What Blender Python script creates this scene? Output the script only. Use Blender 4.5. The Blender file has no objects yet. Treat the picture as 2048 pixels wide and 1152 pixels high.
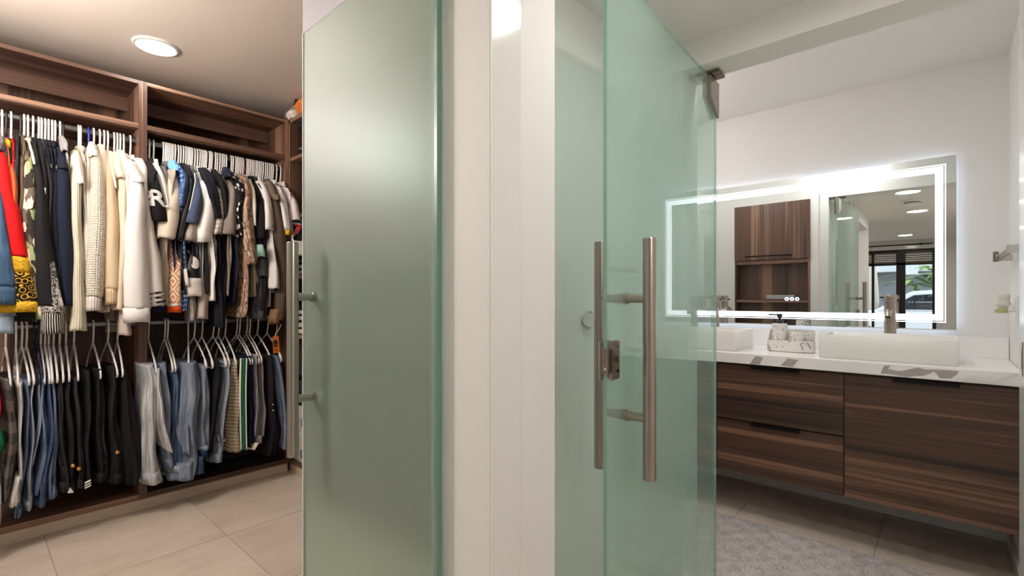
import bpy, bmesh, math, random
from mathutils import Vector, Matrix
from mathutils.bvhtree import BVHTree

# ------------------------------------------------------------------ camera, world, sun, exposure
SC = bpy.context.scene
COL = SC.collection
H, FPX, CX, HORIZON = 1.2, 971.0, 1024.0, 597.0
TH = math.radians(41.76)
CT, ST = math.cos(TH), math.sin(TH)
cam_d = bpy.data.cameras.new('camera')
cam_d.sensor_width = 36.0
cam_d.lens = FPX / 2048.0 * 36.0
cam_d.shift_y = (HORIZON - 576.0) / 2048.0
cam_d.clip_start = 0.02
cam = bpy.data.objects.new('camera', cam_d)
cam.location = (0, 0, H)
cam.rotation_euler = (math.radians(90), 0, TH - math.radians(90))
COL.objects.link(cam)
SC.camera = cam
SC.view_settings.view_transform = 'Standard'
SC.view_settings.look = 'None'
SC.view_settings.exposure = EXPOSURE = 0.0
SC.view_settings.gamma = 1.0
SC.view_settings.use_curve_mapping = False
SC.cycles.max_bounces = 14
SC.cycles.diffuse_bounces = 6
SC.cycles.transparent_max_bounces = 16

world = bpy.data.worlds.new('sky')
SC.world = world
world.use_nodes = True
bg = world.node_tree.nodes['Background']
bg.inputs[0].default_value = (0.80, 0.88, 1.0, 1)
bg.inputs[1].default_value = 3.0
sun_d = bpy.data.lights.new('sun', 'SUN')
sun_d.energy = 6.5
sun_d.angle = math.radians(1)
sun_d.color = (1, 0.96, 0.9)
sun = bpy.data.objects.new('sun', sun_d)
sun.rotation_euler = (math.radians(35), math.radians(-30), 0)
COL.objects.link(sun)

L_CLOSET, L_HALL, L_BATH, L_LED, L_BACK = 56.0, 72.0, 104.0, 3.0, 4.0
G_CLOSET, G_HALL, G_BATH = 37.0, 32.0, 20.0  # strengths of the added fill globes
C_CLOSET, C_HALL, C_BATH, C_LED = (1.0, 0.925, 0.855), (1.0, 0.965, 0.92), (1.0, 0.97, 0.94), (0.93, 0.96, 1.0)

# ------------------------------------------------------------------ helpers
def lin(c):
    c = c / 255.0
    return c / 12.92 if c <= 0.04045 else ((c + 0.055) / 1.055) ** 2.4
def rgb(r, g, b): return (lin(r), lin(g), lin(b), 1.0)

def dirs(x):
    u = (x - CX) / FPX
    return CT + ST * u, ST - CT * u          # components along X and Y for unit depth
def PY(x, y, Y):                             # point of the plane Y = const seen at pixel (x, y)
    a, b = dirs(x); d = Y / b
    return Vector((a * d, Y, H - (y - HORIZON) * d / FPX))
def PX(x, y, X):
    a, b = dirs(x); d = X / a
    return Vector((X, b * d, H - (y - HORIZON) * d / FPX))

ORG = {}
def link(o, parent=None):
    COL.objects.link(o)
    if parent is not None: o.parent = parent
    return o
def tag(o, label=None, cat=None, group=None, kind=None):
    if label: o['label'] = label
    if cat: o['category'] = cat
    if group: o['group'] = group
    if kind: o['kind'] = kind
    return o
def empty(name, label, cat, loc=(0, 0, 0), group=None, rz=0):
    o = bpy.data.objects.new(name, None)
    o.empty_display_size = 0.05
    o.location = loc
    o.rotation_euler = (0, 0, rz)
    ORG[o] = Vector(loc)
    link(o)
    return tag(o, label, cat, group)
def obj(name, bm, mat, parent=None, smooth=False, label=None, bevel=0.0, kind=None):
    """one mesh object; bm in world coordinates unless parent has an origin"""
    if bevel > 0:
        bmesh.ops.bevel(bm, geom=list(bm.edges), offset=bevel, segments=2, affect='EDGES', clamp_overlap=True)
    org = ORG.get(parent, Vector((0, 0, 0))) if parent is not None else Vector((0, 0, 0))
    if org.length > 0:
        bmesh.ops.translate(bm, verts=bm.verts, vec=-org)
    me = bpy.data.meshes.new(name)
    if smooth:
        for f in bm.faces: f.smooth = True
    bm.to_mesh(me); bm.free()
    mats = mat if isinstance(mat, (list, tuple)) else [mat]
    for m in mats: me.materials.append(m)
    o = bpy.data.objects.new(name, me)
    ORG[o] = org
    link(o, parent)
    if label: o['label'] = label
    if kind: o['kind'] = kind
    return o
def struct(name, bm, mat, bevel=0.0, smooth=False):
    o = obj(name, bm, mat, None, smooth, bevel=bevel)
    o['kind'] = 'structure'
    return o

def box(x0, x1, y0, y1, z0, z1, bm=None):
    bm = bm or bmesh.new()
    vs = [bm.verts.new((x, y, z)) for x in (x0, x1) for y in (y0, y1) for z in (z0, z1)]
    for q in ((0, 1, 3, 2), (4, 6, 7, 5), (0, 4, 5, 1), (2, 3, 7, 6), (0, 2, 6, 4), (1, 5, 7, 3)):
        bm.faces.new([vs[i] for i in q])
    return bm
def tube(pts, r, bm=None, n=10, caps=True, radii=None):
    """round tube through pts"""
    bm = bm or bmesh.new()
    pts = [Vector(p) for p in pts]
    rings = []
    ref = None
    for i, p in enumerate(pts):
        t = (pts[min(i + 1, len(pts) - 1)] - pts[max(i - 1, 0)]).normalized()
        if ref is None:
            ref = t.orthogonal().normalized()
        ref = (ref - t * ref.dot(t))
        ref = ref.normalized() if ref.length > 1e-6 else t.orthogonal().normalized()
        b = t.cross(ref)
        rr = radii[i] if radii else r
        rings.append([bm.verts.new(p + (ref * math.cos(2 * math.pi * k / n) + b * math.sin(2 * math.pi * k / n)) * rr) for k in range(n)])
    for a, c in zip(rings, rings[1:]):
        for k in range(n):
            bm.faces.new((a[k], a[(k + 1) % n], c[(k + 1) % n], c[k]))
    if caps:
        bm.faces.new(rings[0][::-1]); bm.faces.new(rings[-1])
    return bm
def lathe(profile, centre, bm=None, n=28, sx=1, sy=1):
    """profile [(r, z)] turned round a vertical axis"""
    bm = bm or bmesh.new()
    cx, cy, cz = centre
    rings = []
    for r, z in profile:
        if r <= 1e-6:
            rings.append([bm.verts.new((cx, cy, cz + z))])
        else:
            rings.append([bm.verts.new((cx + sx * r * math.cos(2 * math.pi * k / n), cy + sy * r * math.sin(2 * math.pi * k / n), cz + z)) for k in range(n)])
    for a, c in zip(rings, rings[1:]):
        if len(a) == 1 and len(c) == 1: continue
        for k in range(n):
            if len(a) == 1: bm.faces.new((a[0], c[(k + 1) % n], c[k]))
            elif len(c) == 1: bm.faces.new((a[k], a[(k + 1) % n], c[0]))
            else: bm.faces.new((a[k], a[(k + 1) % n], c[(k + 1) % n], c[k]))
    return bm
def prism(poly, axis, lo, hi, bm=None):
    """polygon extruded along axis 0/1/2; poly in the other two axes in order"""
    bm = bm or bmesh.new()
    def v(p, t):
        q = list(p); q.insert(axis, t); return bm.verts.new(q)
    A = [v(p, lo) for p in poly]; B = [v(p, hi) for p in poly]
    bm.faces.new(A[::-1]); bm.faces.new(B)
    n = len(poly)
    for k in range(n):
        bm.faces.new((A[k], A[(k + 1) % n], B[(k + 1) % n], B[k]))
    bmesh.ops.recalc_face_normals(bm, faces=bm.faces)
    return bm
def cyl(p0, p1, r, bm=None, n=24):
    return tube([p0, p1], r, bm, n)
def smooth_angle(o, deg=35):
    me = o.data
    for p in me.polygons: p.use_smooth = True
    bm = bmesh.new(); bm.from_mesh(me)
    for e in bm.edges:
        if len(e.link_faces) == 2 and e.calc_face_angle(0) > math.radians(deg): e.smooth = False
    bm.to_mesh(me); bm.free()
    return o

# ------------------------------------------------------------------ materials
class NT:
    def __init__(s, name):
        s.m = bpy.data.materials.new(name); s.m.use_nodes = True
        s.t = s.m.node_tree; s.t.nodes.clear()
        s.out = s.t.nodes.new('ShaderNodeOutputMaterial')
    def n(s, typ, ins=None, **kw):
        nd = s.t.nodes.new('ShaderNode' + typ)
        for k, v in kw.items(): setattr(nd, k, v)
        for k, v in (ins or {}).items():
            sock = nd.inputs[k]
            if isinstance(v, bpy.types.NodeSocket): s.t.links.new(v, sock)
            else: sock.default_value = v
        return nd
    def math(s, op, a, b=0.0, c=None):
        ins = {0: a, 1: b}
        if c is not None: ins[2] = c
        return s.n('Math', ins, operation=op).outputs[0]
    def ramp(s, fac, stops, interp='LINEAR'):
        nd = s.n('ValToRGB', {0: fac})
        cr = nd.color_ramp; cr.interpolation = interp
        while len(cr.elements) < len(stops): cr.elements.new(0.5)
        for e, (p, c) in zip(cr.elements, stops): e.position = p; e.color = c
        return nd.outputs[0]
    def mix(s, fac, a, b, mode='MIX'):
        nd = s.n('Mix', {0: fac, 6: a, 7: b}, data_type='RGBA', blend_type=mode)
        return nd.outputs[2]
    def schlick(s, f0=0.04, k=0.96):
        lw = s.n('LayerWeight', {0: 0.5}).outputs[1]
        return s.math('ADD', s.math('MULTIPLY', s.math('POWER', lw, 5.0), k), f0)
    def surf(s, sh):
        s.t.links.new(sh, s.out.inputs[0]); return s.m
    def pbr(s, color, rough=0.5, metal=0.0, bump=None, bstr=0.2, bdist=0.002, **kw):
        ins = {'Base Color': color, 'Roughness': rough, 'Metallic': metal}
        ins.update(kw)
        p = s.n('BsdfPrincipled', ins)
        if bump is not None:
            b = s.n('Bump', {'Strength': bstr, 'Distance': bdist, 'Height': bump})
            s.t.links.new(b.outputs[0], p.inputs['Normal'])
        return s.surf(p.outputs[0])
    def coord(s, scale=(1, 1, 1), out='Object'):
        tc = s.n('TexCoord')
        return s.n('Mapping', {0: tc.outputs[out], 3: scale}).outputs[0]
    def noise(s, vec, scale=5, detail=4, rough=0.55, dist=0.0):
        return s.n('TexNoise', {'Vector': vec, 'Scale': scale, 'Detail': detail, 'Roughness': rough, 'Distortion': dist}).outputs[0]

def plain(name, col, rough=0.5, metal=0.0, nscale=0, namt=0.0, **kw):
    t = NT(name)
    if nscale:
        f = t.noise(t.coord(), nscale)
        c2 = tuple(max(0, x * (1 - namt)) for x in col[:3]) + (1,)
        c = t.mix(f, col, c2)
        return t.pbr(c, rough, metal, bump=f, bstr=0.08, **kw)
    return t.pbr(col, rough, metal, **kw)
def emit(name, col, strength):
    t = NT(name)
    return t.surf(t.n('Emission', {0: tuple(col) + (1,), 1: strength}).outputs[0])

def paint(name, col, rough=0.55, bumpy=0.06):
    t = NT(name)
    v = t.coord()
    f = t.noise(v, 160, 2)
    g = t.noise(v, 1.3, 3)
    c = t.mix(t.math('MULTIPLY', g, 0.12), col, tuple(x * 0.8 for x in col[:3]) + (1,))
    return t.pbr(c, rough, bump=f, bstr=bumpy, bdist=0.001)
def wood(name, axis, rough=0.42, dark=(64, 44, 36), mid=(102, 73, 59), light=(146, 110, 88), freq=9.0):
    """walnut laminate, grain along axis 0/1/2"""
    t = NT(name)
    sc = [1.0, 1.0, 1.0]; sc2 = [1.0, 1.0, 1.0]
    for k in range(3):
        sc[k] = 0.12 if k == axis else freq
        sc2[k] = 1.2 if k == axis else 70.0
    tc = t.n('TexCoord').outputs['Object']
    oi = t.n('ObjectInfo').outputs['Random']
    off = t.n('CombineXYZ', {0: t.math('MULTIPLY', oi, 7.0), 1: t.math('MULTIPLY', oi, 13.0), 2: t.math('MULTIPLY', oi, 5.0)}).outputs[0]
    v0 = t.n('VectorMath', {0: tc, 1: off}, operation='ADD').outputs[0]
    v1 = t.n('Mapping', {0: v0, 3: sc}).outputs[0]
    v2 = t.n('Mapping', {0: v0, 3: sc2}).outputs[0]
    a = t.noise(v1, 1.0, 3, 0.5, 0.35)
    b = t.noise(v2, 1.0, 4, 0.6, 0.2)
    f = t.math('ADD', t.math('MULTIPLY', a, 0.78), t.math('MULTIPLY', b, 0.22))
    c = t.ramp(f, [(0.38, rgb(*dark)), (0.48, rgb(*mid)), (0.53, rgb(*[int(m * .82) for m in mid])), (0.60, rgb(*light))])
    r = t.math('ADD', t.math('MULTIPLY', b, 0.15), rough - 0.07)
    return t.pbr(c, r, bump=b, bstr=0.12, bdist=0.0008)
def marble(name, base=(236, 233, 228), vein=(150, 144, 138), scale=2.2, sharp=0.035):
    t = NT(name)
    v = t.coord()
    n = t.noise(v, scale, 5, 0.55, 0.6)
    d = t.math('ABSOLUTE', t.math('SUBTRACT', n, 0.5))
    f = t.ramp(d, [(0.0, (1, 1, 1, 1)), (sharp, (0, 0, 0, 1))])
    k = t.noise(v, scale * 1.7, 2)
    f2 = t.math('MULTIPLY', t.n('RGBToBW', {0: f}).outputs[0], t.math('GREATER_THAN', k, 0.52))
    c = t.mix(f2, rgb(*base), rgb(*vein))
    return t.pbr(c, 0.25)
def brushed(name, col, rough=0.28, axis=2):
    t = NT(name)
    sc = [180, 180, 180]; sc[axis] = 2.5
    f = t.noise(t.coord(sc), 1.0, 3)
    r = t.math('ADD', t.math('MULTIPLY', f, 0.16), rough - 0.08)
    return t.pbr(col, r, 1.0, bump=f, bstr=0.03, bdist=0.0004)

def fabric(name, c, kind='plain', c2=None, c3=None, rough=0.92):
    t = NT(name)
    tc = t.n('TexCoord').outputs['UV']
    def uv(su, sv): return t.n('Mapping', {0: tc, 3: (su, sv, 1)}).outputs[0]
    sep = t.n('SeparateXYZ', {0: tc}); U, V = sep.outputs[0], sep.outputs[1]
    base = rgb(*c)
    fine = t.noise(uv(900, 900), 1.0, 2)
    wear = t.noise(uv(6, 3), 1.0, 4)
    dk = lambda q, k: tuple(x * k for x in q[:3]) + (1,)
    bump, bs, bd = fine, 0.25, 0.0006
    if kind == 'plain':
        col = t.mix(wear, dk(base, 1.06), dk(base, 0.88))
    elif kind in ('denim', 'acid'):
        streak = t.noise(uv(160, 9), 1.0, 4, 0.65)
        fade = t.noise(uv(14, 4), 1.0, 4, 0.6)
        f = t.math('ADD', t.math('MULTIPLY', streak, 0.5), t.math('MULTIPLY', fade, 0.5))
        lo, hi = (0.38, 0.64) if kind == 'denim' else (0.40, 0.56)
        col = t.ramp(f, [(lo, dk(base, 0.62)), (0.5, base), (hi, rgb(*c2) if c2 else dk(base, 1.7))])
        bump, bs, bd = streak, 0.35, 0.001
    elif kind == 'camo':
        vo = t.n('TexVoronoi', {'Vector': t.n('VectorMath', {0: uv(36, 20), 1: t.n('TexNoise', {'Vector': uv(30, 18), 'Scale': 1.0}).outputs[1]}, operation='ADD').outputs[0], 'Scale': 1.0})
        s = t.n('SeparateColor', {0: vo.outputs['Color']}).outputs[0]
        col = t.ramp(s, [(0, base), (0.38, rgb(*c2)), (0.62, rgb(*c3)), (0.8, rgb(206, 190, 168))], 'CONSTANT')
    elif kind == 'scroll':
        vo = t.n('TexVoronoi', {'Vector': uv(38, 38), 'Scale': 1.0})
        w = t.math('SINE', t.math('MULTIPLY', vo.outputs['Distance'], 17.0))
        n = t.noise(uv(40, 40), 1.0, 3, 0.6, 1.5)
        f = t.math('GREATER_THAN', t.math('ADD', w, t.math('MULTIPLY', n, 1.4)), 1.25)
        col = t.mix(f, base, rgb(*c2))
    elif kind == 'sketch':
        n = t.noise(uv(60, 34), 1.0, 4, 0.6, 2.2)
        f = t.math('LESS_THAN', t.math('ABSOLUTE', t.math('SUBTRACT', n, 0.5)), 0.055)
        col = t.mix(f, base, rgb(*c2))
    elif kind == 'botanical':
        vo = t.n('TexVoronoi', {'Vector': uv(17, 9), 'Scale': 1.0})
        ang = t.noise(uv(130, 26), 1.0, 3, 0.6, 1.0)
        s = t.n('SeparateColor', {0: vo.outputs['Color']}).outputs[0]
        q = t.mix(t.math('GREATER_THAN', s, 0.5), base, rgb(*c2))
        edge = t.n('TexVoronoi', {'Vector': uv(17, 9), 'Scale': 1.0}, feature='DISTANCE_TO_EDGE').outputs[0]
        q = t.mix(t.math('LESS_THAN', edge, 0.03), q, rgb(*c3))
        q = t.mix(t.math('MULTIPLY', t.math('LESS_THAN', ang, 0.44), 0.7), q, rgb(222, 200, 178))
        col = t.mix(t.math('MULTIPLY', t.math('GREATER_THAN', ang, 0.56), 0.6), q, rgb(70, 54, 48))
    elif kind == 'floral':
        vo = t.n('TexVoronoi', {'Vector': uv(38, 30), 'Scale': 1.0})
        s = t.n('SeparateColor', {0: vo.outputs['Color']}).outputs[0]
        f = t.math('MULTIPLY', t.math('LESS_THAN', vo.outputs['Distance'], 0.42), t.math('GREATER_THAN', s, 0.4))
        col = t.mix(f, base, rgb(*c2))
    elif kind == 'diamond':
        fu = t.math('ABSOLUTE', t.math('SUBTRACT', t.math('FRACT', t.math('MULTIPLY', U, 13.0)), 0.5))
        fv = t.math('ABSOLUTE', t.math('SUBTRACT', t.math('FRACT', t.math('MULTIPLY', V, 11.0)), 0.5))
        w = t.math('SINE', t.math('MULTIPLY', t.math('ADD', fu, fv), 20.0))
        g = t.ramp(t.math('MULTIPLY', V, 2.6), [(0, rgb(150, 120, 88)), (0.45, rgb(205, 170, 70)), (0.8, rgb(214, 120, 70)), (1, rgb(215, 140, 110))])
        col = t.mix(t.math('GREATER_THAN', w, 0.1), rgb(240, 222, 190), g)
    elif kind == 'plaid':
        a = t.math('GREATER_THAN', t.math('SINE', t.math('MULTIPLY', V, 1050.0)), 0.1)
        b = t.math('GREATER_THAN', t.math('SINE', t.math('MULTIPLY', U, 820.0)), 0.0)
        big = t.math('GREATER_THAN', t.math('SINE', t.math('MULTIPLY', V, 62.0)), 0.0)
        bigu = t.math('GREATER_THAN', t.math('SINE', t.math('MULTIPLY', U, 75.0)), 0.0)
        f = t.math('ADD', t.math('MULTIPLY', a, t.math('ADD', t.math('MULTIPLY', big, 0.5), 0.25)), t.math('MULTIPLY', t.math('MULTIPLY', b, bigu), 0.35))
        col = t.mix(f, base, rgb(*c2))
    elif kind == 'check':
        ck = t.n('TexChecker', {'Vector': tc, 'Color1': base, 'Color2': rgb(*c2), 'Scale': 95.0}).outputs[0]
        a = t.math('GREATER_THAN', t.math('SINE', t.math('MULTIPLY', V, 300.0)), 0.3)
        col = t.mix(t.math('MULTIPLY', a, 0.5), ck, rgb(*c3))
    elif kind == 'stripe':
        a = t.math('GREATER_THAN', t.math('SINE', t.math('MULTIPLY', V, 230.0)), 0.25)
        col = t.mix(a, base, rgb(*c2))
    elif kind == 'waffle':
        a = t.math('SINE', t.math('MULTIPLY', V, 520.0)); b = t.math('SINE', t.math('MULTIPLY', U, 520.0))
        bump, bs, bd = t.math('MAXIMUM', a, b), 0.9, 0.003
        col = t.mix(t.math('MULTIPLY', t.math('ADD', a, 1.0), 0.25), base, dk(base, 0.72))
    elif kind == 'rib':
        a = t.math('SINE', t.math('MULTIPLY', U, 480.0))
        bump, bs, bd = a, 0.6, 0.002
        col = t.mix(t.math('MULTIPLY', t.math('ADD', a, 1.0), 0.22), base, dk(base, 0.7))
    elif kind == 'ribprint':
        a = t.math('SINE', t.math('ADD', t.math('MULTIPLY', U, 640.0), t.math('MULTIPLY', wear, 12.0)))
        col = t.mix(t.math('GREATER_THAN', t.math('ADD', a, t.noise(uv(90, 30), 1.0, 3)), 0.8), base, rgb(*c2))
        bump, bs, bd = a, 0.5, 0.002
    elif kind == 'zigzag':
        a = t.math('SINE', t.math('ADD', t.math('MULTIPLY', V, 420.0), t.math('MULTIPLY', t.math('SINE', t.math('MULTIPLY', U, 300.0)), 1.6)))
        col = t.mix(t.math('GREATER_THAN', a, 0.2), base, rgb(*c2))
    elif kind == 'paisley':
        n = t.noise(uv(34, 26), 1.0, 3, 0.6, 2.6)
        vo = t.n('TexVoronoi', {'Vector': uv(26, 20), 'Scale': 1.0}).outputs['Distance']
        f = t.math('SINE', t.math('ADD', t.math('MULTIPLY', vo, 16.0), t.math('MULTIPLY', n, 6.0)))
        col = t.ramp(f, [(0.0, base), (0.25, rgb(*c2)), (0.62, rgb(*c3))], 'CONSTANT')
    else:
        col = base
    return t.pbr(col, rough, bump=bump, bstr=bs, bdist=bd, **{'Specular IOR Level': 0.25})

WHITE = paint('white wall paint', rgb(228, 226, 223), 0.6)
GLOSSY = paint('white gloss paint', rgb(226, 224, 221), 0.12, 0.015)
CEIL = paint('ceiling paint', rgb(232, 229, 225), 0.7)
CEILC = paint('closet ceiling warm bounce', rgb(226, 214, 202), 0.7)  # warm bounce light of the closet is put into this colour
WOOD_X, WOOD_Y, WOOD_Z = wood('walnut grain along x', 0), wood('walnut grain along y', 1), wood('walnut grain along z', 2)
DRAWER = wood('walnut drawer front', 1, 0.4, (46, 32, 28), (86, 60, 48), (128, 94, 73), 15.0)
STEEL = brushed('brushed nickel', rgb(172, 160, 150), 0.3)
STEEL_DARK = brushed('brushed bronze nickel', rgb(140, 126, 116), 0.3)
CHROME = plain('polished steel', rgb(205, 203, 198), 0.14, 1.0)
CHROMEH = brushed('satin steel', rgb(172, 166, 156), 0.2)
BLACK = plain('black metal', rgb(22, 20, 20), 0.35, 0.6)
BLACKP = plain('black plastic', rgb(24, 27, 30), 0.35)
HANGER = plain('white hanger plastic', rgb(226, 222, 220), 0.35)
HANGER_BLUE = plain('blue hanger plastic', rgb(20, 55, 160), 0.35)
HANGER_BLACK = plain('black hanger plastic', rgb(20, 20, 22), 0.35)
HANGER_MAROON = plain('maroon hanger plastic', rgb(90, 40, 55), 0.35)
HANGER_NAVY = plain('navy hanger plastic', rgb(20, 28, 70), 0.35)
PORCELAIN = plain('white sink stone', rgb(228, 226, 222), 0.3)
QUARTZ = marble('white quartz with grey veins', (240, 238, 236), (216, 212, 207), 1.15, 0.03)
MARBLE_S = marble('speckled marble resin', (228, 224, 218), (120, 112, 108), 14, 0.03)
WHITEP = plain('white plastic', rgb(232, 230, 226), 0.35)
DARKIN = plain('dark recess', rgb(30, 26, 24), 0.8)

def tile_mat():
    t = NT('beige porcelain tile')
    tc = t.n('TexCoord').outputs['Object']
    oi = t.n('ObjectInfo').outputs['Random']
    off = t.n('CombineXYZ', {0: t.math('MULTIPLY', oi, 9.0), 1: t.math('MULTIPLY', oi, 17.0), 2: oi}).outputs[0]
    v = t.n('VectorMath', {0: tc, 1: off}, operation='ADD').outputs[0]
    a = t.noise(v, 2.2, 6, 0.6, 0.8)
    b = t.noise(t.n('Mapping', {0: v, 3: (3, 14, 1)}).outputs[0], 1.0, 5, 0.6, 0.5)
    f = t.math('ADD', t.math('MULTIPLY', a, 0.6), t.math('MULTIPLY', b, 0.4))
    c = t.ramp(f, [(0.3, rgb(186, 170, 154)), (0.5, rgb(205, 190, 175)), (0.7, rgb(216, 203, 189))])
    return t.pbr(c, 0.38, bump=b, bstr=0.05)
TILE = tile_mat()
GROUT = plain('grout', rgb(160, 146, 132), 0.9)

def glass_frost():
    t = NT('frosted glass')
    tr = t.n('BsdfTranslucent', {0: rgb(202, 226, 214)}).outputs[0]
    rf = t.n('BsdfRefraction', {0: rgb(206, 234, 221), 1: 0.62, 2: 1.1}).outputs[0]
    df = t.n('BsdfDiffuse', {0: rgb(186, 205, 196)}).outputs[0]
    m = t.n('MixShader', {0: 0.32, 1: rf, 2: tr}).outputs[0]
    m = t.n('MixShader', {0: 0.26, 1: m, 2: df}).outputs[0]
    gl = t.n('BsdfGlossy', {0: (1, 1, 1, 1), 1: 0.42}).outputs[0]
    fr = t.schlick()
    return t.surf(t.n('MixShader', {0: fr, 1: m, 2: gl}).outputs[0])
def glass_clear(name, col, haze=0.0, hcol=(170, 198, 188), rough=0.0, refl=1.45):
    t = NT(name)
    tr = t.n('BsdfTransparent', {0: rgb(*col)}).outputs[0]
    if haze > 0:
        d = t.n('BsdfDiffuse', {0: rgb(*hcol)}).outputs[0]
        l = t.n('BsdfTranslucent', {0: rgb(*hcol)}).outputs[0]
        hz = t.n('MixShader', {0: 0.5, 1: d, 2: l}).outputs[0]
        tr = t.n('MixShader', {0: haze, 1: tr, 2: hz}).outputs[0]
    gl = t.n('BsdfGlossy', {0: (1, 1, 1, 1), 1: rough}).outputs[0]
    fr = t.schlick(0.055 if refl > 1.2 else 0.005, 0.94 if refl > 1.2 else 0.1)
    return t.surf(t.n('MixShader', {0: fr, 1: tr, 2: gl}).outputs[0])
FROST = glass_frost()
CLEARBACK = glass_clear('clear glass back face', (246, 252, 250), refl=1.3)
TINT = glass_clear('green tinted glass', (226, 245, 240), 0.36, (208, 230, 222), 0.012)  # pale haze mixed into the colour to lighten the dim wall behind
def glass_edge():
    t = NT('green glass edge')
    d = t.n('BsdfDiffuse', {0: rgb(130, 172, 158)}).outputs[0]
    g = t.n('BsdfGlossy', {0: (1, 1, 1, 1), 1: 0.1}).outputs[0]
    l = t.n('BsdfTranslucent', {0: rgb(150, 196, 180)}).outputs[0]
    m = t.n('MixShader', {0: 0.5, 1: d, 2: l}).outputs[0]
    return t.surf(t.n('MixShader', {0: 0.12, 1: m, 2: g}).outputs[0])
EDGE = glass_edge()
EDGE_LIGHT = plain('pale polished glass edge', rgb(214, 222, 220), 0.2)
WINDOWGLASS = glass_clear('window glass', (245, 250, 250))
STRIPCLEAR = glass_clear('clear strip painted sheen', (232, 236, 246), 0.55, (232, 232, 242), 0.05)  # lavender haze painted in for the bright ceiling reflected in the glass
MIRROR = plain('mirror silver', rgb(236, 240, 238), 0.0, 1.0)
# ------------------------------------------------------------------ room shell
XB0, XB1 = 1.79, 1.924          # wall between hall and bathroom
XV = 3.42                      # vanity wall
YR, YL = -0.235, 1.65          # bathroom right and left walls
ZH, ZB, ZC = 2.158, 2.41, 2.572 # hall, bathroom, closet ceilings
T0 = 0.617

floor = struct('floor', box(-3.75, 3.5, -1.75, 4.0, -0.12, -0.004), GROUT)
tile_me = None
for i in range(-7, 6):
    for j in range(-4, 7):
        x, y = 0.256 + i * T0, 0.25 + j * T0
        if x > 3.42 or y > 3.97 or (x > 1.9 and y > 1.7) or (y < -1.8) or x < -3.9: continue
        if tile_me is None:
            g = 0.0016
            o = obj('tile', box(g, T0 - g, g, T0 - g, -0.01, 0.0), TILE, floor, bevel=0.0008)
            tile_me = o.data
        else:
            o = bpy.data.objects.new('tile', tile_me); link(o, floor)
        o.location = (x, y, 0)

struct('wall_closet_back', box(-0.55, 1.97, 3.97, 4.07, 0, ZC + .1), WHITE)
struct('wall_closet_left', box(-0.55, -0.45, 0.70, 3.97, 0, ZC + .1), WHITE)
struct('wall_closet_right', box(1.924, 2.02, 1.75, 3.97, 0, ZC + .1), WHITE)
bm = box(0.716, 0.96, 0.70, 0.885, 0, ZC + .1)
es = [e for e in bm.edges if abs(e.verts[0].co.z - e.verts[1].co.z) > 1 and e.verts[0].co.x > .9 and e.verts[0].co.y < .8]
bmesh.ops.bevel(bm, geom=es, offset=0.022, segments=6, affect='EDGES')
smooth_angle(struct('wall_pillar', bm, WHITE))
struct('wall_niche', box(0.955, XB0, 0.885, 0.95, 0, ZC + .1), WHITE)
struct('wall_closet_header', box(-0.45, 0.716, 0.70, 0.885, 2.035, ZC + .1), WHITE)
struct('trim_1', box(0.713, 0.807, 0.693, 0.702, 0, ZH), GLOSSY, bevel=0.002)
struct('trim_2', box(0.709, 0.7165, 0.693, 0.805, 0, ZH), WHITE, bevel=0.0015)
struct('trim_3', box(0.712, 0.7165, 0.805, 0.850, 0, 2.035), WHITE, bevel=0.001)

bm = box(XB0, XB1, 0.736, 0.87, 0, ZC + .1)
box(XB0, XB1, 0.87, 1.49, 2.06, ZC + .1, bm); box(XB0, XB1, 0.87, 1.49, 0, 0.30, bm)
box(XB0, XB0 + .009, 0.87, 1.49, 0.3, 2.06, bm)
box(XB0, XB1, 1.49, 1.75, 0, ZC + .1, bm); box(XB0, XB1, -1.75, -0.152, 0, ZC + .1, bm)
struct('wall_bath_front', bm, WHITE)
struct('wall_bath_header', box(XB0, XB1, -0.152, 0.736, 2.056, ZC + .1), WHITE)
struct('trim_4', box(XB0 - .008, XB0, -0.22, -0.152, 0, ZH), GLOSSY, bevel=0.002)
struct('trim_5', box(XB0 - .008, XB1 + .002, -0.154, -0.1515, 0, 2.056), GLOSSY)
struct('trim_6', box(XB1 - .001, XB1 + .008, 0.736, 0.80, 0, 2.1), GLOSSY, bevel=0.002)
struct('wall_bath_back', box(XV, XV + .1, YR - .1, YL + .1, 0, ZB + .1), WHITE)
struct('wall_bath_left', box(XB1, XV, YL, YL + .1, 0, ZB + .1), WHITE)
struct('wall_bath_right', box(XB1, XV, YR - .1, YR, 0, ZB + .1), WHITE)
struct('ceiling_bath', box(XB1, XV + .1, YR - .1, YL + .1, ZB, ZB + .1), CEIL)
bm = box(-3.7, XB0, -1.75, 0.70, ZH, ZH + .1)
box(0.96, XB0, 0.70, 0.885, ZH, ZH + .1, bm); box(-3.7, -0.55, 0.70, 2.6, ZH, ZH + .1, bm)
struct('ceiling_hall', bm, CEIL)
struct('ceiling_closet', box(-0.55, 1.97, 0.70, 4.07, ZC, ZC + .1), CEILC)
struct('baseboard_vanity', box(3.404, XV, YR, YL, 0, 0.085), GLOSSY, bevel=0.002)
struct('baseboard_bath_right', box(XB1, 3.404, YR, YR + .013, 0, 0.085), GLOSSY, bevel=0.002)
struct('wall_hall_right', box(-3.7, XB0, -1.85, -1.75, 0, ZH + .1), WHITE)
struct('wall_room_left', box(-3.7, -0.55, 2.6, 2.7, 0, ZH + .1), WHITE)
bm = box(-3.72, -3.6, -1.85, 0.11, 0, ZH + .1); box(-3.72, -3.6, 2.05, 2.7, 0, ZH + .1, bm)
box(-3.72, -3.6, 0.11, 2.05, 2.02, ZH + .1, bm)
struct('wall_far', bm, WHITE)

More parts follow.
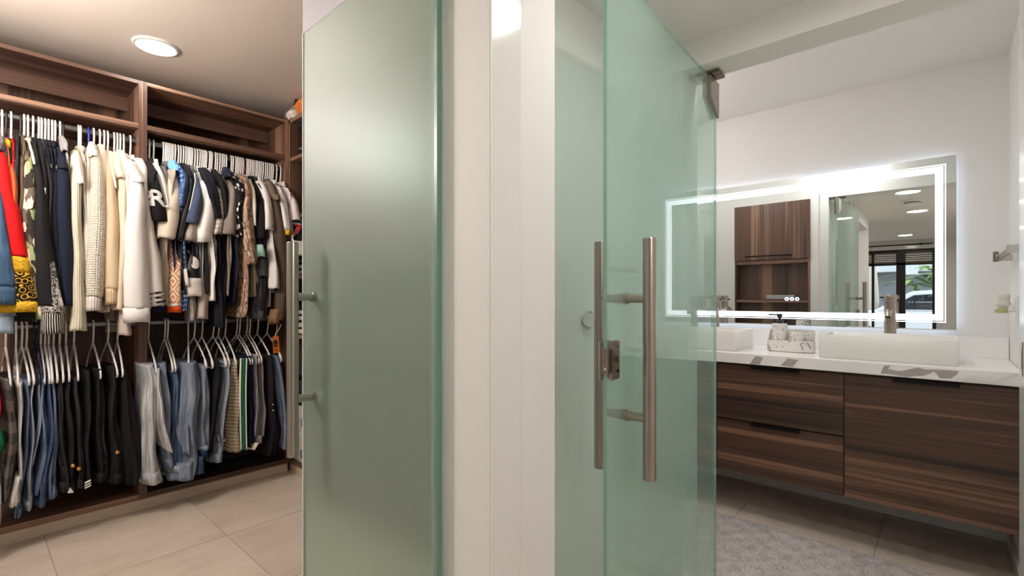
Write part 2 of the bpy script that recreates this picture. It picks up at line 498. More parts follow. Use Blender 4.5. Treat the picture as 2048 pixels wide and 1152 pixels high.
# far sliding door, seen in the mirror
door3 = struct('door_3', prism([(0.11, 0), (2.05, 0), (2.05, 2.02), (0.11, 2.02)], 0, -3.705, -3.70), WINDOWGLASS)
DARKFRAME = plain('dark bronze frame', rgb(38, 28, 26), 0.4, 0.3)
BLIND = plain('tan blind', rgb(150, 135, 110), 0.7)
for nm, b in (('frame', (0.11, 0.16, 0, 2.02)), ('frame', (2.0, 2.05, 0, 2.02)), ('rail', (0.16, 2.0, 1.97, 2.02)), ('rail', (0.16, 2.0, 1.76, 1.80)),
              ('rail', (0.16, 2.0, 0, 0.05)), ('mullion', (0.50, 0.62, 0.05, 1.97)), ('mullion', (0.92, 0.955, 0.05, 1.97)), ('mullion', (1.45, 1.50, 0.05, 1.97))):
    obj(nm, box(-3.73, -3.66, *b), DARKFRAME, door3)
for y0, y1 in ((0.16, 0.50), (0.62, 0.92), (0.955, 1.45), (1.5, 2.0)):
    for k in range(5):
        obj('slat', box(-3.70, -3.685, y0, y1, 1.802 + k * .034, 1.832 + k * .034), BLIND, door3)
struct('trim_7', box(-3.6, -3.585, 0.03, 0.11, 0, 2.10), GLOSSY)
struct('trim_8', box(-3.6, -3.585, 0.03, 2.13, 2.02, 2.10), GLOSSY)
cr = empty('curtain_rod', 'thin black curtain rod above the far sliding glass door', 'curtain rod', (-3.5, 1.0, 2.085))
obj('rod', cyl((-3.5, 0.15, 2.085), (-3.5, 2.1, 2.085), 0.009), BLACK, cr, True)
for y in (0.3, 1.1, 1.95):
    obj('bracket', box(-3.6, -3.49, y - .01, y + .01, 2.07, 2.10), BLACK, cr)

def downlight(x, y, z, col, L, label, r=0.085, group=None):
    e = empty('ceiling_light', label, 'ceiling light', (x, y, z), group)
    bm = lathe([(r, -0.004), (r + .006, -0.012), (r + .02, -0.008), (r + .022, 0.0)], (x, y, z), n=40)
    obj('trim_ring', bm, WHITEP, e, True)
    bm = lathe([(0, -0.009), (r * .9, -0.009), (r + .004, -0.005), (r + .004, -0.001), (0, -0.001)], (x, y, z), n=40)
    obj('diffuser', bm, emit('lamp diffuser', col, L), e)
downlight(0.68, 3.2, ZC, C_CLOSET, L_CLOSET, 'round recessed light glowing in the beige closet ceiling')
downlight(-0.15, 2.5, ZC, C_CLOSET, L_CLOSET, 'round recessed light in the closet ceiling nearer the doorway')
downlight(1.18, 0.25, ZH, C_HALL, L_HALL, 'round recessed hall light nearest the bathroom doorway')
downlight(-0.11, 0.23, ZH, C_HALL, L_HALL, 'round recessed hall light beyond the smoke detector')
downlight(-2.6, 0.45, ZH, C_HALL, L_HALL, 'round recessed light nearest the far sliding glass door')
downlight(2.05, 0.62, ZB, C_BATH, L_BATH, 'round recessed light in the bathroom ceiling just inside the doorway')
def globe(x, y, z, r, col, L, label):  # fill light added out of view where the recessed lights leave ceilings dark
    e = empty('fill_globe', label, 'ceiling light', (x, y, z))
    top = ZC if y > .9 and x < 1.9 else (ZB if x > XB1 else ZH)
    obj('canopy', lathe([(0, 0), (.06, 0), (.06, -.012), (.02, -.02)], (x, y, top)), WHITEP, e, True)
    obj('stem', cyl((x, y, top - .01), (x, y, z + r), .008, n=12), WHITEP, e, True)
    bm = bmesh.new(); bmesh.ops.create_uvsphere(bm, u_segments=32, v_segments=16, radius=r); bmesh.ops.translate(bm, verts=bm.verts, vec=(x, y, z))
    obj('globe', bm, emit('fill globe glow', col, L), e, True)
globe(-0.28, 2.5, 2.08, 0.20, C_CLOSET, G_CLOSET, 'added fill light globe, unseen, in the closet beyond the left frame edge')  # added fill for the closet ceiling and clothes
globe(0.35, -1.05, 1.70, 0.11, C_HALL, G_HALL, 'added fill light globe, unseen, in the hall behind the viewpoint')  # added fill for the hall ceiling and glass door
globe(2.6, 1.35, 2.25, 0.09, C_BATH, G_BATH, 'added fill light globe, unseen, in the bathroom beyond the niche wall')  # added fill for the bathroom ceiling and floor
sd = empty('smoke_detector', 'round white smoke detector on the hall ceiling', 'smoke detector', (0.62, 0.24, ZH))
obj('base', lathe([(0, 0), (.07, 0), (.07, -.012), (0, -.012)], (.62, .24, ZH)), WHITEP, sd)
smooth_angle(obj('body', lathe([(.062, -.012), (.066, -.02), (.066, -.032), (.05, -.045), (0, -.047)], (.62, .24, ZH)), WHITEP, sd))
obj('vent_ring', lathe([(.0665, -.021), (.068, -.023), (.068, -.027), (.0665, -.029)], (.62, .24, ZH)), BLACKP, sd)

# ------------------------------------------------------------------ frosted closet door
d1 = empty('door_1', None, None, (0.695, 0.845, 0)); d1['kind'] = 'structure'
def glass_panel(x0, x1, y0, y1, z0, z1, front_axis, mats, nm, par):
    """mats: front, back, edge"""
    bm = box(x0, x1, y0, y1, z0, z1)
    bmesh.ops.recalc_face_normals(bm, faces=bm.faces)
    bm.normal_update()
    for f in bm.faces:
        a = f.normal[front_axis]
        f.material_index = 0 if a < -0.5 else (1 if a > 0.5 else 2)
    return obj(nm, bm, mats, par)
DY1 = 1.478
glass_panel(0.69, 0.70, 0.846, DY1, 0.01, 2.018, 0, [FROST, CLEARBACK, EDGE_LIGHT], 'glass_pane', d1)
obj('clear_strip', box(0.6895, 0.7005, 0.846, DY1 + .006, 2.019, 2.16), STRIPCLEAR, d1, label='clear unfrosted glass strip along the top of the frosted door')
obj('hinge_edge', box(0.688, 0.702, 0.836, 0.846, 0.01, 2.16), EDGE, d1, label='green glass edge at the hinge side')
obj('edge_seal', box(0.687, 0.703, DY1, DY1 + .004, 0.01, 2.018), EDGE_LIGHT, d1, label='pale edge strip on the free edge')
def pull(par, c0, c1, zb, zt, zs, r, glass_pts, mat, axis):
    """bar at c0 (x, y); posts run from the bar to the glass at c1"""
    bm = bmesh.new()
    tube([(c0[0], c0[1], zb), (c0[0], c0[1], zb + .002), (c0[0], c0[1], zt - .002), (c0[0], c0[1], zt)], r, bm, 32, radii=[r - .0015, r, r, r - .0015])
    smooth_angle(obj('pull_bar', bm, mat, par))
    for z in zs:
        p0, p1 = Vector((c0[0], c0[1], z)), Vector((c1[0], c1[1], z))
        d = (p1 - p0).normalized()
        bm = bmesh.new()
        q = p1 - d * 0.009
        tube([p0, q, q + d * .001, p1 - d * .0015, p1], 0, bm, 24, radii=[r * .70, r * .70, r * .92, r * .92, r * .85])
        smooth_angle(obj('post', bm, mat, par))
pull(d1, (0.625, 1.41), (0.69, 1.41), 0.743, 1.363, (1.205, 0.908), 0.0165, None, CHROMEH, 0)
pull(d1, (0.765, 1.41), (0.70, 1.41), 0.743, 1.363, (1.205, 0.908), 0.0165, None, CHROMEH, 0)

# ------------------------------------------------------------------ tinted bathroom door
# built about its handle point, then swung open by 2.9 degrees about the vertical
DM = Vector((1.158, 0.636, 0)); DA = math.radians(2.9)
d2 = empty('door_2', None, None, DM, rz=0); d2['kind'] = 'structure'
GX0, GX1, GZ = DM.x - .105, DM.x + .80, 2.042
glass_panel(GX0, GX1, 0.631, 0.641, 0.01, GZ, 1, [TINT, CLEARBACK, EDGE], 'glass_pane', d2)
pull(d2, (1.158, 0.5655), (1.158, 0.631), 0.736, 1.355, (1.20, 0.892), 0.0165, None, STEEL, 1)
pull(d2, (1.158, 0.7065), (1.158, 0.641), 0.736, 1.355, (1.20, 0.892), 0.0165, None, STEEL, 1)
lk = obj('lock_case', box(1.060, 1.104, 0.620, 0.630, 0.996, 1.094), STEEL, d2, bevel=0.003, label='brushed nickel lock case with keyhole on the free edge')
obj('lock_back', box(1.047, 1.104, 0.642, 0.654, 0.996, 1.094), STEEL, d2, bevel=0.003)
obj('lock_bridge', box(GX0 - .007, GX0 - .0005, 0.6225, 0.6425, 1.012, 1.074), STEEL_DARK, d2, bevel=0.001)
obj('keyhole', cyl((1.090, 0.6205, 1.018), (1.090, 0.6185, 1.018), 0.0045, n=16), BLACK, lk)
obj('thumb_turn', box(1.078, 1.0815, 0.6135, 0.6205, 1.040, 1.056), STEEL_DARK, lk, bevel=0.001)
obj('screw', cyl((1.090, 0.6205, 1.079), (1.090, 0.619, 1.079), 0.003, n=12), BLACK, lk)
obj('screw', cyl((GX0 - .007, 0.632, 1.026), (GX0 - .008, 0.632, 1.026), 0.004, n=12), CHROME, lk)
hx0, hx1 = 1.853, GX1 + .001
prof = [(hx0, GZ - .002), (hx1, GZ - .002), (hx1, 1.905), (hx1 - .016, 1.905), (hx0, 1.962)]
hg = obj('hinge_clamp', prism(prof, 1, 0.620, 0.6305), STEEL, d2, bevel=0.0015, label='brushed nickel hinge clamp at the top corner')
obj('hinge_back', prism(prof, 1, 0.6415, 0.652), STEEL_DARK, d2, bevel=0.0015)
hp = obj('hinge_plate', box(hx0 - .004, hx1 - .03, 0.59, 0.727, GZ + .0015, 2.0555), STEEL_DARK, d2, bevel=0.003)
for x, z in ((1.898, 1.995), (1.925, 1.965)):
    obj('screw', cyl((x, 0.621, z), (x, 0.6188, z), 0.004, n=12), CHROME, hg)
for y in (0.605, 0.70):
    obj('screw', cyl((1.89, y, GZ + .002), (1.89, y, GZ - .001), 0.005, n=12), CHROME, hp)
d2.rotation_euler = (0, 0, DA)
# round door bumper on the niche wall
bp = empty('door_bumper', 'small round clear bumper on the white wall behind the glass door handle', 'door stop', (1.372, 0.885, 1.13))
bm = tube([(1.372 + .024 * math.cos(a), 0.881, 1.13 + .028 * math.sin(a)) for a in [2 * math.pi * k / 32 for k in range(33)]], 0.003, n=8)
obj('ring', bm, plain('clear bumper', rgb(205, 205, 200), .15), bp, True)
obj('pad', cyl((1.372, 0.885, 1.13), (1.342, 0.860, 1.13), 0.023), plain('bumper pad', rgb(206, 206, 202), .3), bp)
# strike plate on the jamb
sp = empty('strike_plate', 'slim metal strike plate on the glossy white bathroom door jamb', 'strike plate', (1.86, -0.15, 1.03))
obj('plate', box(1.84, 1.85, -0.1515, -0.1495, 0.995, 1.085), STEEL, sp, bevel=.0006)
obj('slot', box(1.843, 1.847, -0.1496, -0.1490, 1.015, 1.065), BLACK, sp)

# ------------------------------------------------------------------ walnut wardrobe units
YF, YBK = 3.40, 3.96
PLINTH = plain('beige plinth', rgb(196, 180, 160), 0.6)
RODM = plain('grey wardrobe rail', rgb(120, 118, 120), 0.3, 0.9)
ZT, Z0 = 2.434, 0.092
def wardrobe(x0, x1, label):
    e = empty('wardrobe', label, 'wardrobe', (x0, YBK, 0))
    t = 0.02
    obj('side_panel', box(x0, x0 + t, YF, YBK, 0.06, ZT), WOOD_Z, e, bevel=.0008)
    obj('side_panel', box(x1 - t, x1, YF, YBK, 0.06, ZT), WOOD_Z, e, bevel=.0008)
    obj('top_panel', box(x0 + t, x1 - t, YF + .001, YBK, ZT - .02, ZT), WOOD_X, e, bevel=.0008)
    obj('bottom_panel', box(x0 + t, x1 - t, YF + .001, YBK, 0.06, Z0), WOOD_X, e, bevel=.0008)
    obj('shelf', box(x0 + t, x1 - t, YF + .001, YBK - .012, 2.163, 2.190), WOOD_X, e, bevel=.0008)
    obj('back_panel', box(x0 + t, x1 - t, YBK - .012, YBK, Z0, ZT - .02), WOOD_Z, e)
    obj('hanging_rail', box(x0 + t, x1 - t, 3.70, 3.72, 2.335, ZT - .02), WOOD_X, e)
    obj('plinth', box(x0, x1, YF + .012, YF + .03, 0.0, 0.06), PLINTH, e)
    for z in (2.105, 1.06):
        bm = bmesh.new()
        n = 16
        prism([(3.46 + .0075 * math.cos(2 * math.pi * k / n), z + .015 * math.sin(2 * math.pi * k / n)) for k in range(n)], 0, x0 + t, x1 - t, bm)
        r = obj('hanging_rod', bm, RODM, e, label='grey metal hanging rod')
        smooth_angle(r)
        for xx in (x0 + t, x1 - t - .006):
            obj('rod_socket', box(xx, xx + .006, 3.44, 3.48, z - .024, z + .022), RODM, r, bevel=.001)
    return e
wardrobe(-0.43, 0.661, 'walnut open wardrobe bay on the left holding jackets and dark trousers')
wardrobe(0.661, 1.478, 'walnut open wardrobe bay in the corner holding T-shirts and jeans')
# side unit along the right wall of the closet
XS, XSB = 1.480, 1.862
su = empty('shelf_unit', 'walnut shelf unit at right angles behind the frosted door', 'shelf unit', (XSB, 1.75, 0))
for y in (1.75, 2.55, 3.375):
    obj('side_panel', box(XS, XSB, y, y + .022, 0.06, ZT), WOOD_Z, su, bevel=.0008)
obj('top_panel', box(XS, XSB, 1.772, 3.40, ZT - .02, ZT + .001), WOOD_Y, su, bevel=.0008)
obj('back_panel', box(XSB - .012, XSB, 1.772, 3.375, 0.06, ZT - .02), WOOD_Z, su)
obj('plinth', box(XS + .012, XS + .03, 1.75, 3.40, 0.0, 0.06), PLINTH, su)
SHZ = (0.065, 0.50, 0.93, 1.335, 1.745, 2.145)
for z in SHZ:
    for y0, y1 in ((1.772, 2.55), (2.572, 3.375)):
        obj('shelf', box(XS + .001, XSB - .012, y0, y1, z, z + .024), WOOD_Y, su, bevel=.0008)

def folded(name, label, cat, x0, x1, y0, y1, z, h, mat, seed, group=None):
    """a soft folded garment: rounded stack of two layers"""
    rnd = random.Random(seed)
    e = empty(name, label, cat, ((x0 + x1) / 2, (y0 + y1) / 2, z), group)
    n = 2
    for k in range(n):
        bm = bmesh.new()
        za, zb = z + h * k / n, z + h * (k + 1) / n - .002
        bmesh.ops.create_cube(bm, size=1)
        bmesh.ops.subdivide_edges(bm, edges=bm.edges, cuts=5, use_grid_fill=True)
        for v in bm.verts:
            c = v.co * 2
            f = (1 - abs(c.x) ** 6 * .1) * (1 - abs(c.z) ** 4 * .07)
            g = (1 - abs(c.y) ** 6 * .06)
            w = .006 * math.sin(c.x * 3 + seed) * math.sin(c.y * 4 + k + seed)
            v.co = Vector(((x0 + x1) / 2 + c.x * (x1 - x0) / 2 * g * (1 - abs(c.z) ** 4 * .05), (y0 + y1) / 2 + c.y * (y1 - y0) / 2 * f + rnd.uniform(-.001, .001), (za + zb) / 2 + c.z * (zb - za) / 2 * (1 - (abs(c.x) ** 4 + abs(c.y) ** 4) * .22) + w))
        obj('fold', bm, mat, e, True)
    return e
F_DKGREY, F_NAVY = fabric('folded dark grey', (48, 48, 50)), fabric('folded navy denim', (38, 48, 70), 'denim')
F_GREY, F_BLACK, F_CREAM, F_LGREY = fabric('folded grey', (120, 112, 108)), fabric('folded black', (24, 23, 24)), fabric('folded cream', (205, 190, 160)), fabric('folded light grey', (176, 168, 166))
s = SHZ
folded('folded_jeans', 'folded navy jeans upper of the pair behind the steel door handle', 'jeans', 1.488, 1.80, 2.98, 3.362, s[3] + .024 + .15, .09, F_NAVY, 1)
folded('folded_sweater', 'folded dark grey sweater under the navy jeans in the shelf unit', 'sweater', 1.488, 1.80, 2.97, 3.362, s[3] + .024 + .075, .075, F_DKGREY, 2)
folded('folded_trousers', 'folded grey trousers lowest of the stack under the navy jeans', 'trousers', 1.488, 1.80, 2.98, 3.362, s[3] + .024, .075, F_GREY, 3)
folded('folded_shirt', 'folded black shirt topmost on the shelf beside the door handle middle', 'shirt', 1.488, 1.80, 2.98, 3.362, s[2] + .024 + .17, .09, F_BLACK, 4)
folded('folded_shirt', 'folded pale grey shirt under the black one in the shelf unit', 'shirt', 1.488, 1.80, 2.97, 3.362, s[2] + .024 + .09, .08, F_LGREY, 5)
folded('folded_shirt', 'folded cream shirt lowest on its shelf just above the lower handle post', 'shirt', 1.488, 1.80, 2.96, 3.362, s[2] + .024, .09, F_CREAM, 6)
folded('folded_blanket', 'folded charcoal blanket on the low shelf above the white box', 'blanket', 1.488, 1.82, 2.9, 3.362, s[1] + .024, .26, F_DKGREY, 7)
# white boxes on the lowest shelf
bxw = plain('white cardboard', rgb(205, 200, 194), .7); bxl = plain('grey box label', rgb(96, 94, 92), .6)
for k, (z0, z1, y1) in enumerate(((.089, .30, 3.36), (.302, .47, 3.35))):
    e = empty('shoe_box', ['white shoe box on the lowest shelf of the shelf unit', 'white lidded shoe box stacked on the lower white box'][k], 'box', (1.66, 3.1, z0))
    obj('body', box(1.50, 1.82, 2.98, y1, z0, z1 - .04), bxw, e, bevel=.002)
    obj('lid', box(1.495, 1.825, 2.975, y1 + .005, z1 - .045, z1), bxw, e, bevel=.002)
    obj('label', box(1.4985, 1.50, 3.02, y1 - .1, z0 + .03, z0 + .09), bxl, e)
# dark trainers / bag on the top shelf of the side unit
SHOE = plain('dark grey leather', rgb(50, 49, 52), .35, nscale=30, namt=.4); SOLE = plain('shoe sole', rgb(30, 30, 32), .6)
def shoe(y, z, label, mat):
    e = empty('boot', label, 'boot', (1.6, y, z), None)
    bm = bmesh.new(); bmesh.ops.create_uvsphere(bm, u_segments=24, v_segments=14, radius=1)
    for v in bm.verts:
        x, yy, zz = v.co
        w = .045 * (1 + .12 * math.sin(x * 3))
        top = .062 + .075 * max(0, x) ** 1.0
        v.co = Vector((1.63 + x * .125, y + yy * w, z + .022 + (zz + 1) * .5 * top * 1.25))
    obj('upper', bm, mat, e, True)
    bm = bmesh.new(); bmesh.ops.create_uvsphere(bm, u_segments=24, v_segments=8, radius=1)
    for v in bm.verts:
        v.co = Vector((1.63 + v.co.x * .13, y + v.co.y * .05, z + .016 + max(-.015, min(.015, v.co.z * .05))))
    obj('sole', bm, SOLE, e, True)
    bm = lathe([(.036, 0), (.043, .03), (.04, .055), (.034, .055), (.034, .02)], (1.70, y, z + .135), sx=1.2, n=20)
    obj('ankle_collar', bm, mat, e, True)
    for k in range(4):
        obj('lace', tube([(1.56 + k * .022, y - .022, z + .088 + k * .014), (1.555 + k * .022, y, z + .098 + k * .014), (1.56 + k * .022, y + .022, z + .088 + k * .014)], .0028, n=6), SOLE, e, True)
shoe(3.31, s[5] + .024, 'dark grey leather boot nearest the corner on the top shelf', SHOE)
shoe(3.19, s[5] + .024, 'dark grey leather boot second from the corner on the top shelf', SHOE)
folded('folded_bag', 'crumpled black bag lying across the dark boots on the top shelf', 'bag', 1.50, 1.84, 3.08, 3.36, s[5] + .222, .05, F_DKGREY, 8)
# bags on top of the units: crumpled plastic
def crumple(name, label, cat, c, size, mat, seed, parts=()):
    e = empty(name, label, cat, (c[0], c[1], c[2]))
    def lump(nm, c, size, mat, seed, kk):
        rnd = random.Random(seed)
        bm = bmesh.new(); bmesh.ops.create_icosphere(bm, subdivisions=4, radius=1)
        ph = [(Vector((rnd.uniform(-1, 1), rnd.uniform(-1, 1), rnd.uniform(-1, 1))).normalized() * rnd.uniform(2, 9), rnd.uniform(0, 6)) for _ in range(9)]
        for v in bm.verts:
            p = v.co.copy()
            k = 1 + sum(abs(math.sin(a.dot(p) + b)) for a, b in ph) * kk - kk * 5
            z = max(p.z * k, -0.8)
            v.co = Vector((c[0] + p.x * k * size[0], c[1] + p.y * k * size[1], c[2] + (z + .8) / 1.8 * size[2]))
        obj(nm, bm, mat, e, False if kk > .03 else True)
    lump('bag', c, size, mat, seed, .035)
    for nm, c2, s2, m2 in parts: lump(nm, c2, s2, m2, seed + len(nm), .045)
    return e
PLAST = NT('clear plastic wrap')
PLAST = PLAST.surf(PLAST.n('MixShader', {0: .28, 1: PLAST.n('BsdfTransparent', {0: (0.95, .93, .92, 1)}).outputs[0], 2: PLAST.n('BsdfPrincipled', {'Base Color': rgb(225, 205, 196), 'Roughness': .15}).outputs[0]}).outputs[0])
ORANGE = plain('orange fabric', rgb(222, 118, 44), .6); REDD = plain('dull red fabric', rgb(150, 62, 52), .7); WSTUFF = plain('white cloth', rgb(222, 214, 206), .8)
b = PX(606, 226, 1.56); zt = ZT + .004
crumple('plastic_bag', 'clear plastic bag holding orange and white cloths on top of the shelf unit', 'bag', (1.575, 3.33, zt), (.105, .26, .104), PLAST, 11,
        (('orange_cloth', (1.545, 3.215, zt + .004), (.085, .115, .114), ORANGE), ('white_cloth', (1.505, 3.365, zt + .002), (.045, .07, .062), WSTUFF), ('red_cloth', (1.555, 3.45, zt + .002), (.06, .10, .075), REDD)))
obj('black_print', prism([(3.275, zt + .065), (3.245, zt + .098), (3.26, zt + .078), (3.222, zt + .092), (3.24, zt + .062)], 0, 1.456, 1.466), BLACKP, bpy.data.objects['plastic_bag'])
bag2 = empty('flat_plastic_bag', 'flat grey plastic bag lying on top of the wardrobe corner', 'bag', (1.22, 3.55, zt))
bm = bmesh.new(); bmesh.ops.create_grid(bm, x_segments=26, y_segments=20, size=1)
for v in bm.verts:
    x, y = v.co.x, v.co.y
    v.co = Vector((1.22 + x * .13, 3.60 + y * .17, zt + .02 * (1 - max(abs(x), abs(y)) ** 4) * (1 + .5 * math.sin(x * 7 + y * 3) * math.cos(y * 6)) + .001))
obj('bag', bm, plain('grey film', rgb(150, 150, 156), .2), bag2, True)
# ------------------------------------------------------------------ hanging clothes
YROD, ZR1, ZR2 = 3.46, 2.105, 1.06
hang_me = {}
def hanger_mesh(mat):
    if mat in hang_me: return hang_me[mat]
    bm = bmesh.new()
    r = 0.0046
    pts = []
    for k in range(13):
        a = math.radians(-25 + k * (205 / 12))
        pts.append((0, 0.0185 * math.cos(a), 0.0 + 0.0205 * math.sin(a)))
    pts += [(0, -0.0175, -0.03), (0, -0.012, -0.06), (0, -0.003, -0.085), (0, 0, -0.106)]
    tube(pts, r, bm, 8)
    for s in (-1, 1):
        tube([(0, 0, -0.098), (0, s * .03, -.116), (0, s * .085, -.150), (0, s * .096, -.152), (0, s * .100, -.163), (0, s * .108, -.164), (0, s * .165, -.207),
              (0, s * .196, -.236), (0, s * .208, -.255), (0, s * .205, -.270), (0, s * .19, -.276), (0, 0, -.277)], .0048, bm, 8)
        prism([(s * .165, -.216), (s * .196, -.243), (s * .203, -.262), (s * .19, -.270), (s * .178, -.262), (s * .172, -.243)], 0, -.0016, .0016, bm)
        tube([(0, s * .165, -.210), (0, s * .178, -.243), (0, s * .184, -.268)], .0032, bm, 6)
    for f in bm.faces: f.smooth = True
    bmesh.ops.recalc_face_normals(bm, faces=bm.faces)
    me = bpy.data.meshes.new('hanger'); bm.to_mesh(me); bm.free()
    me.materials.append(mat)
    hang_me[mat] = me
    return me
rh = random.Random(5)
def hanger(X, zr, label, mat=None, group=None, yaw=None, name='clothes_hanger'):
    o = bpy.data.objects.new(name, hanger_mesh(mat or HANGER))
    o.location = (X, YROD, zr)
    if zr > 1.5: o.scale = (1, .84, 1)
    o.rotation_euler = (0, 0, math.radians(rh.uniform(-2.5, 2.5) if yaw is None else yaw))
    link(o)
    return tag(o, label, 'hanger', group)
def hookX(x): a, b = dirs(x); return YROD * a / b

def catmull(P, step):
    out = []
    n = len(P)
    for i in range(n - 1):
        p0, p1, p2, p3 = P[max(i - 1, 0)], P[i], P[i + 1], P[min(i + 2, n - 1)]
        L = math.sqrt(sum((p2[k] - p1[k]) ** 2 for k in range(3)))
        m = max(1, int(L / step))
        for j in range(m):
            t = j / m
            q = []
            for k in range(5):
                if k >= 3:
                    q.append(p1[k] + (p2[k] - p1[k]) * (t * t * (3 - 2 * t)))
                else:
                    q.append(.5 * ((2 * p1[k]) + (-p0[k] + p2[k]) * t + (2 * p0[k] - 5 * p1[k] + 4 * p2[k] - p3[k]) * t * t + (-p0[k] + 3 * p1[k] - 3 * p2[k] + p3[k]) * t ** 3))
            out.append(q)
    out.append(list(P[-1]))
    return out
def drape(rows, seed, amp=.10, n=24, step=.022, open_end=True, wig=.003, kf=(3, 5, 7), slant=0.0):
    """soft cloth tube; rows of (X, Y, z, half width along X, half depth along Y) from the top down"""
    rnd = random.Random(seed)
    R = catmull(rows, step)
    bm = bmesh.new(); uvl = bm.loops.layers.uv.new('UVMap')
    ph = [rnd.uniform(0, 6.3) for _ in range(8)]
    per = 2 * math.pi * math.sqrt((max(r[3] for r in R) ** 2 + max(r[4] for r in R) ** 2) / 2)
    rings, vs = [], []
    v = 0
    for i, (x, y, z, a, b) in enumerate(R):
        if i: v += math.dist(R[i][:3], R[i - 1][:3])
        g = min(1, v / .10) if v < .10 else 1
        ring = []
        for k in range(n):
            t = math.pi / 2 + 2 * math.pi * k / n
            f = 1 + g * amp * (math.sin(kf[0] * t + ph[0] + v * 3) + .7 * math.sin(kf[1] * t + ph[1] - v * 5 + .8 * math.sin(v * 9 + ph[5])) + .45 * math.sin(kf[2] * t + ph[2] + v * 11))
            f += amp * .35 * math.sin(v * 30 + ph[3] + 2 * math.sin(t * 2 + ph[6])) * g
            dx = wig * g * (math.sin(v * 8 + ph[4]) + .6 * math.sin(v * 19 + ph[7]))
            ring.append(bm.verts.new((x + dx + a * f * math.cos(t), y + b * (1 + (f - 1) * .6) * math.sin(t), z + .003 * math.sin(3 * t + ph[2]) * g + slant * max(0.0, i / (len(R) - 1) - .6) * 2.5 * b * (1 + math.sin(t)))))
        rings.append(ring); vs.append(v)
    def quad(A, B, va, vb):
        for k in range(n):
            j = (k + 1) % n
            f = bm.faces.new((A[k], A[j], B[j], B[k])); f.smooth = True
            for l, (uu, vv) in zip(f.loops, ((k, va), ((k + 1), va), ((k + 1), vb), (k, vb))):
                l[uvl].uv = (uu / n * per, vv)
    for i in range(len(rings) - 1): quad(rings[i], rings[i + 1], vs[i], vs[i + 1])
    bm.faces.new(rings[0])
    last = rings[-1]
    x, y, z, a, b = R[-1]
    if open_end:
        c = Vector((sum(q.co.x for q in last) / n, sum(q.co.y for q in last) / n, 0))
        prev = last
        for dz, s in ((.001, .90), (.035, .82)):
            ring = [bm.verts.new((c.x + (q.co.x - c.x) * s, c.y + (q.co.y - c.y) * s, q.co.z + dz)) for q in last]
            quad(prev, ring, vs[-1], vs[-1] - dz)
            prev = ring
        bm.faces.new(prev)
    else:
        bm.faces.new(last)
    bmesh.ops.recalc_face_normals(bm, faces=bm.faces)
    return bm
def row(x, y, w, Yn, b):
    p = PY(x, y, Yn); l = PY(x - w / 2, y, Yn); r = PY(x + w / 2, y, Yn)
    return (p.x, Yn + b, p.z, max(.004, (r.x - l.x) / 2), b)
SY = (3.36, 3.27, 3.225, 3.21)
FAB = {}
def decal(bm, par_obj, mat, name, parent, lift=.002, label=None):
    """flat mark wrapped on to a cloth surface by projecting its vertices along +Y"""
    org = ORG[parent]
    src = bmesh.new(); src.from_mesh(par_obj.data)
    bmesh.ops.translate(src, verts=src.verts, vec=ORG[par_obj])
    tree = BVHTree.FromBMesh(src)
    for v in bm.verts:
        hit = tree.ray_cast(Vector((v.co.x, 2.6, v.co.z)), Vector((0, 1, 0)))
        if hit[0] is None: hit = tree.find_nearest(v.co)
        if hit[0] is not None: v.co = Vector((v.co.x, hit[0].y - lift - (v.co.y), v.co.z))
    src.free()
    uvl = bm.loops.layers.uv.new('UVMap')
    for f in bm.faces:
        for l in f.loops: l[uvl].uv = (l.vert.co.x, l.vert.co.z)
    return obj(name, bm, mat, parent, label=label)
def flat_shape(poly, Yp, sub=2, th=.0035):
    """polygon of pixels on the plane Yp as a thin subdivided plate (y holds its thickness)"""
    bm = bmesh.new()
    F = [bm.verts.new((PY(x, y, Yp).x, 0.0, PY(x, y, Yp).z)) for x, y in poly]
    f = bm.faces.new(F)
    bmesh.ops.triangulate(bm, faces=bm.faces)
    for _ in range(sub):
        bmesh.ops.subdivide_edges(bm, edges=bm.edges, cuts=1)
    return bm

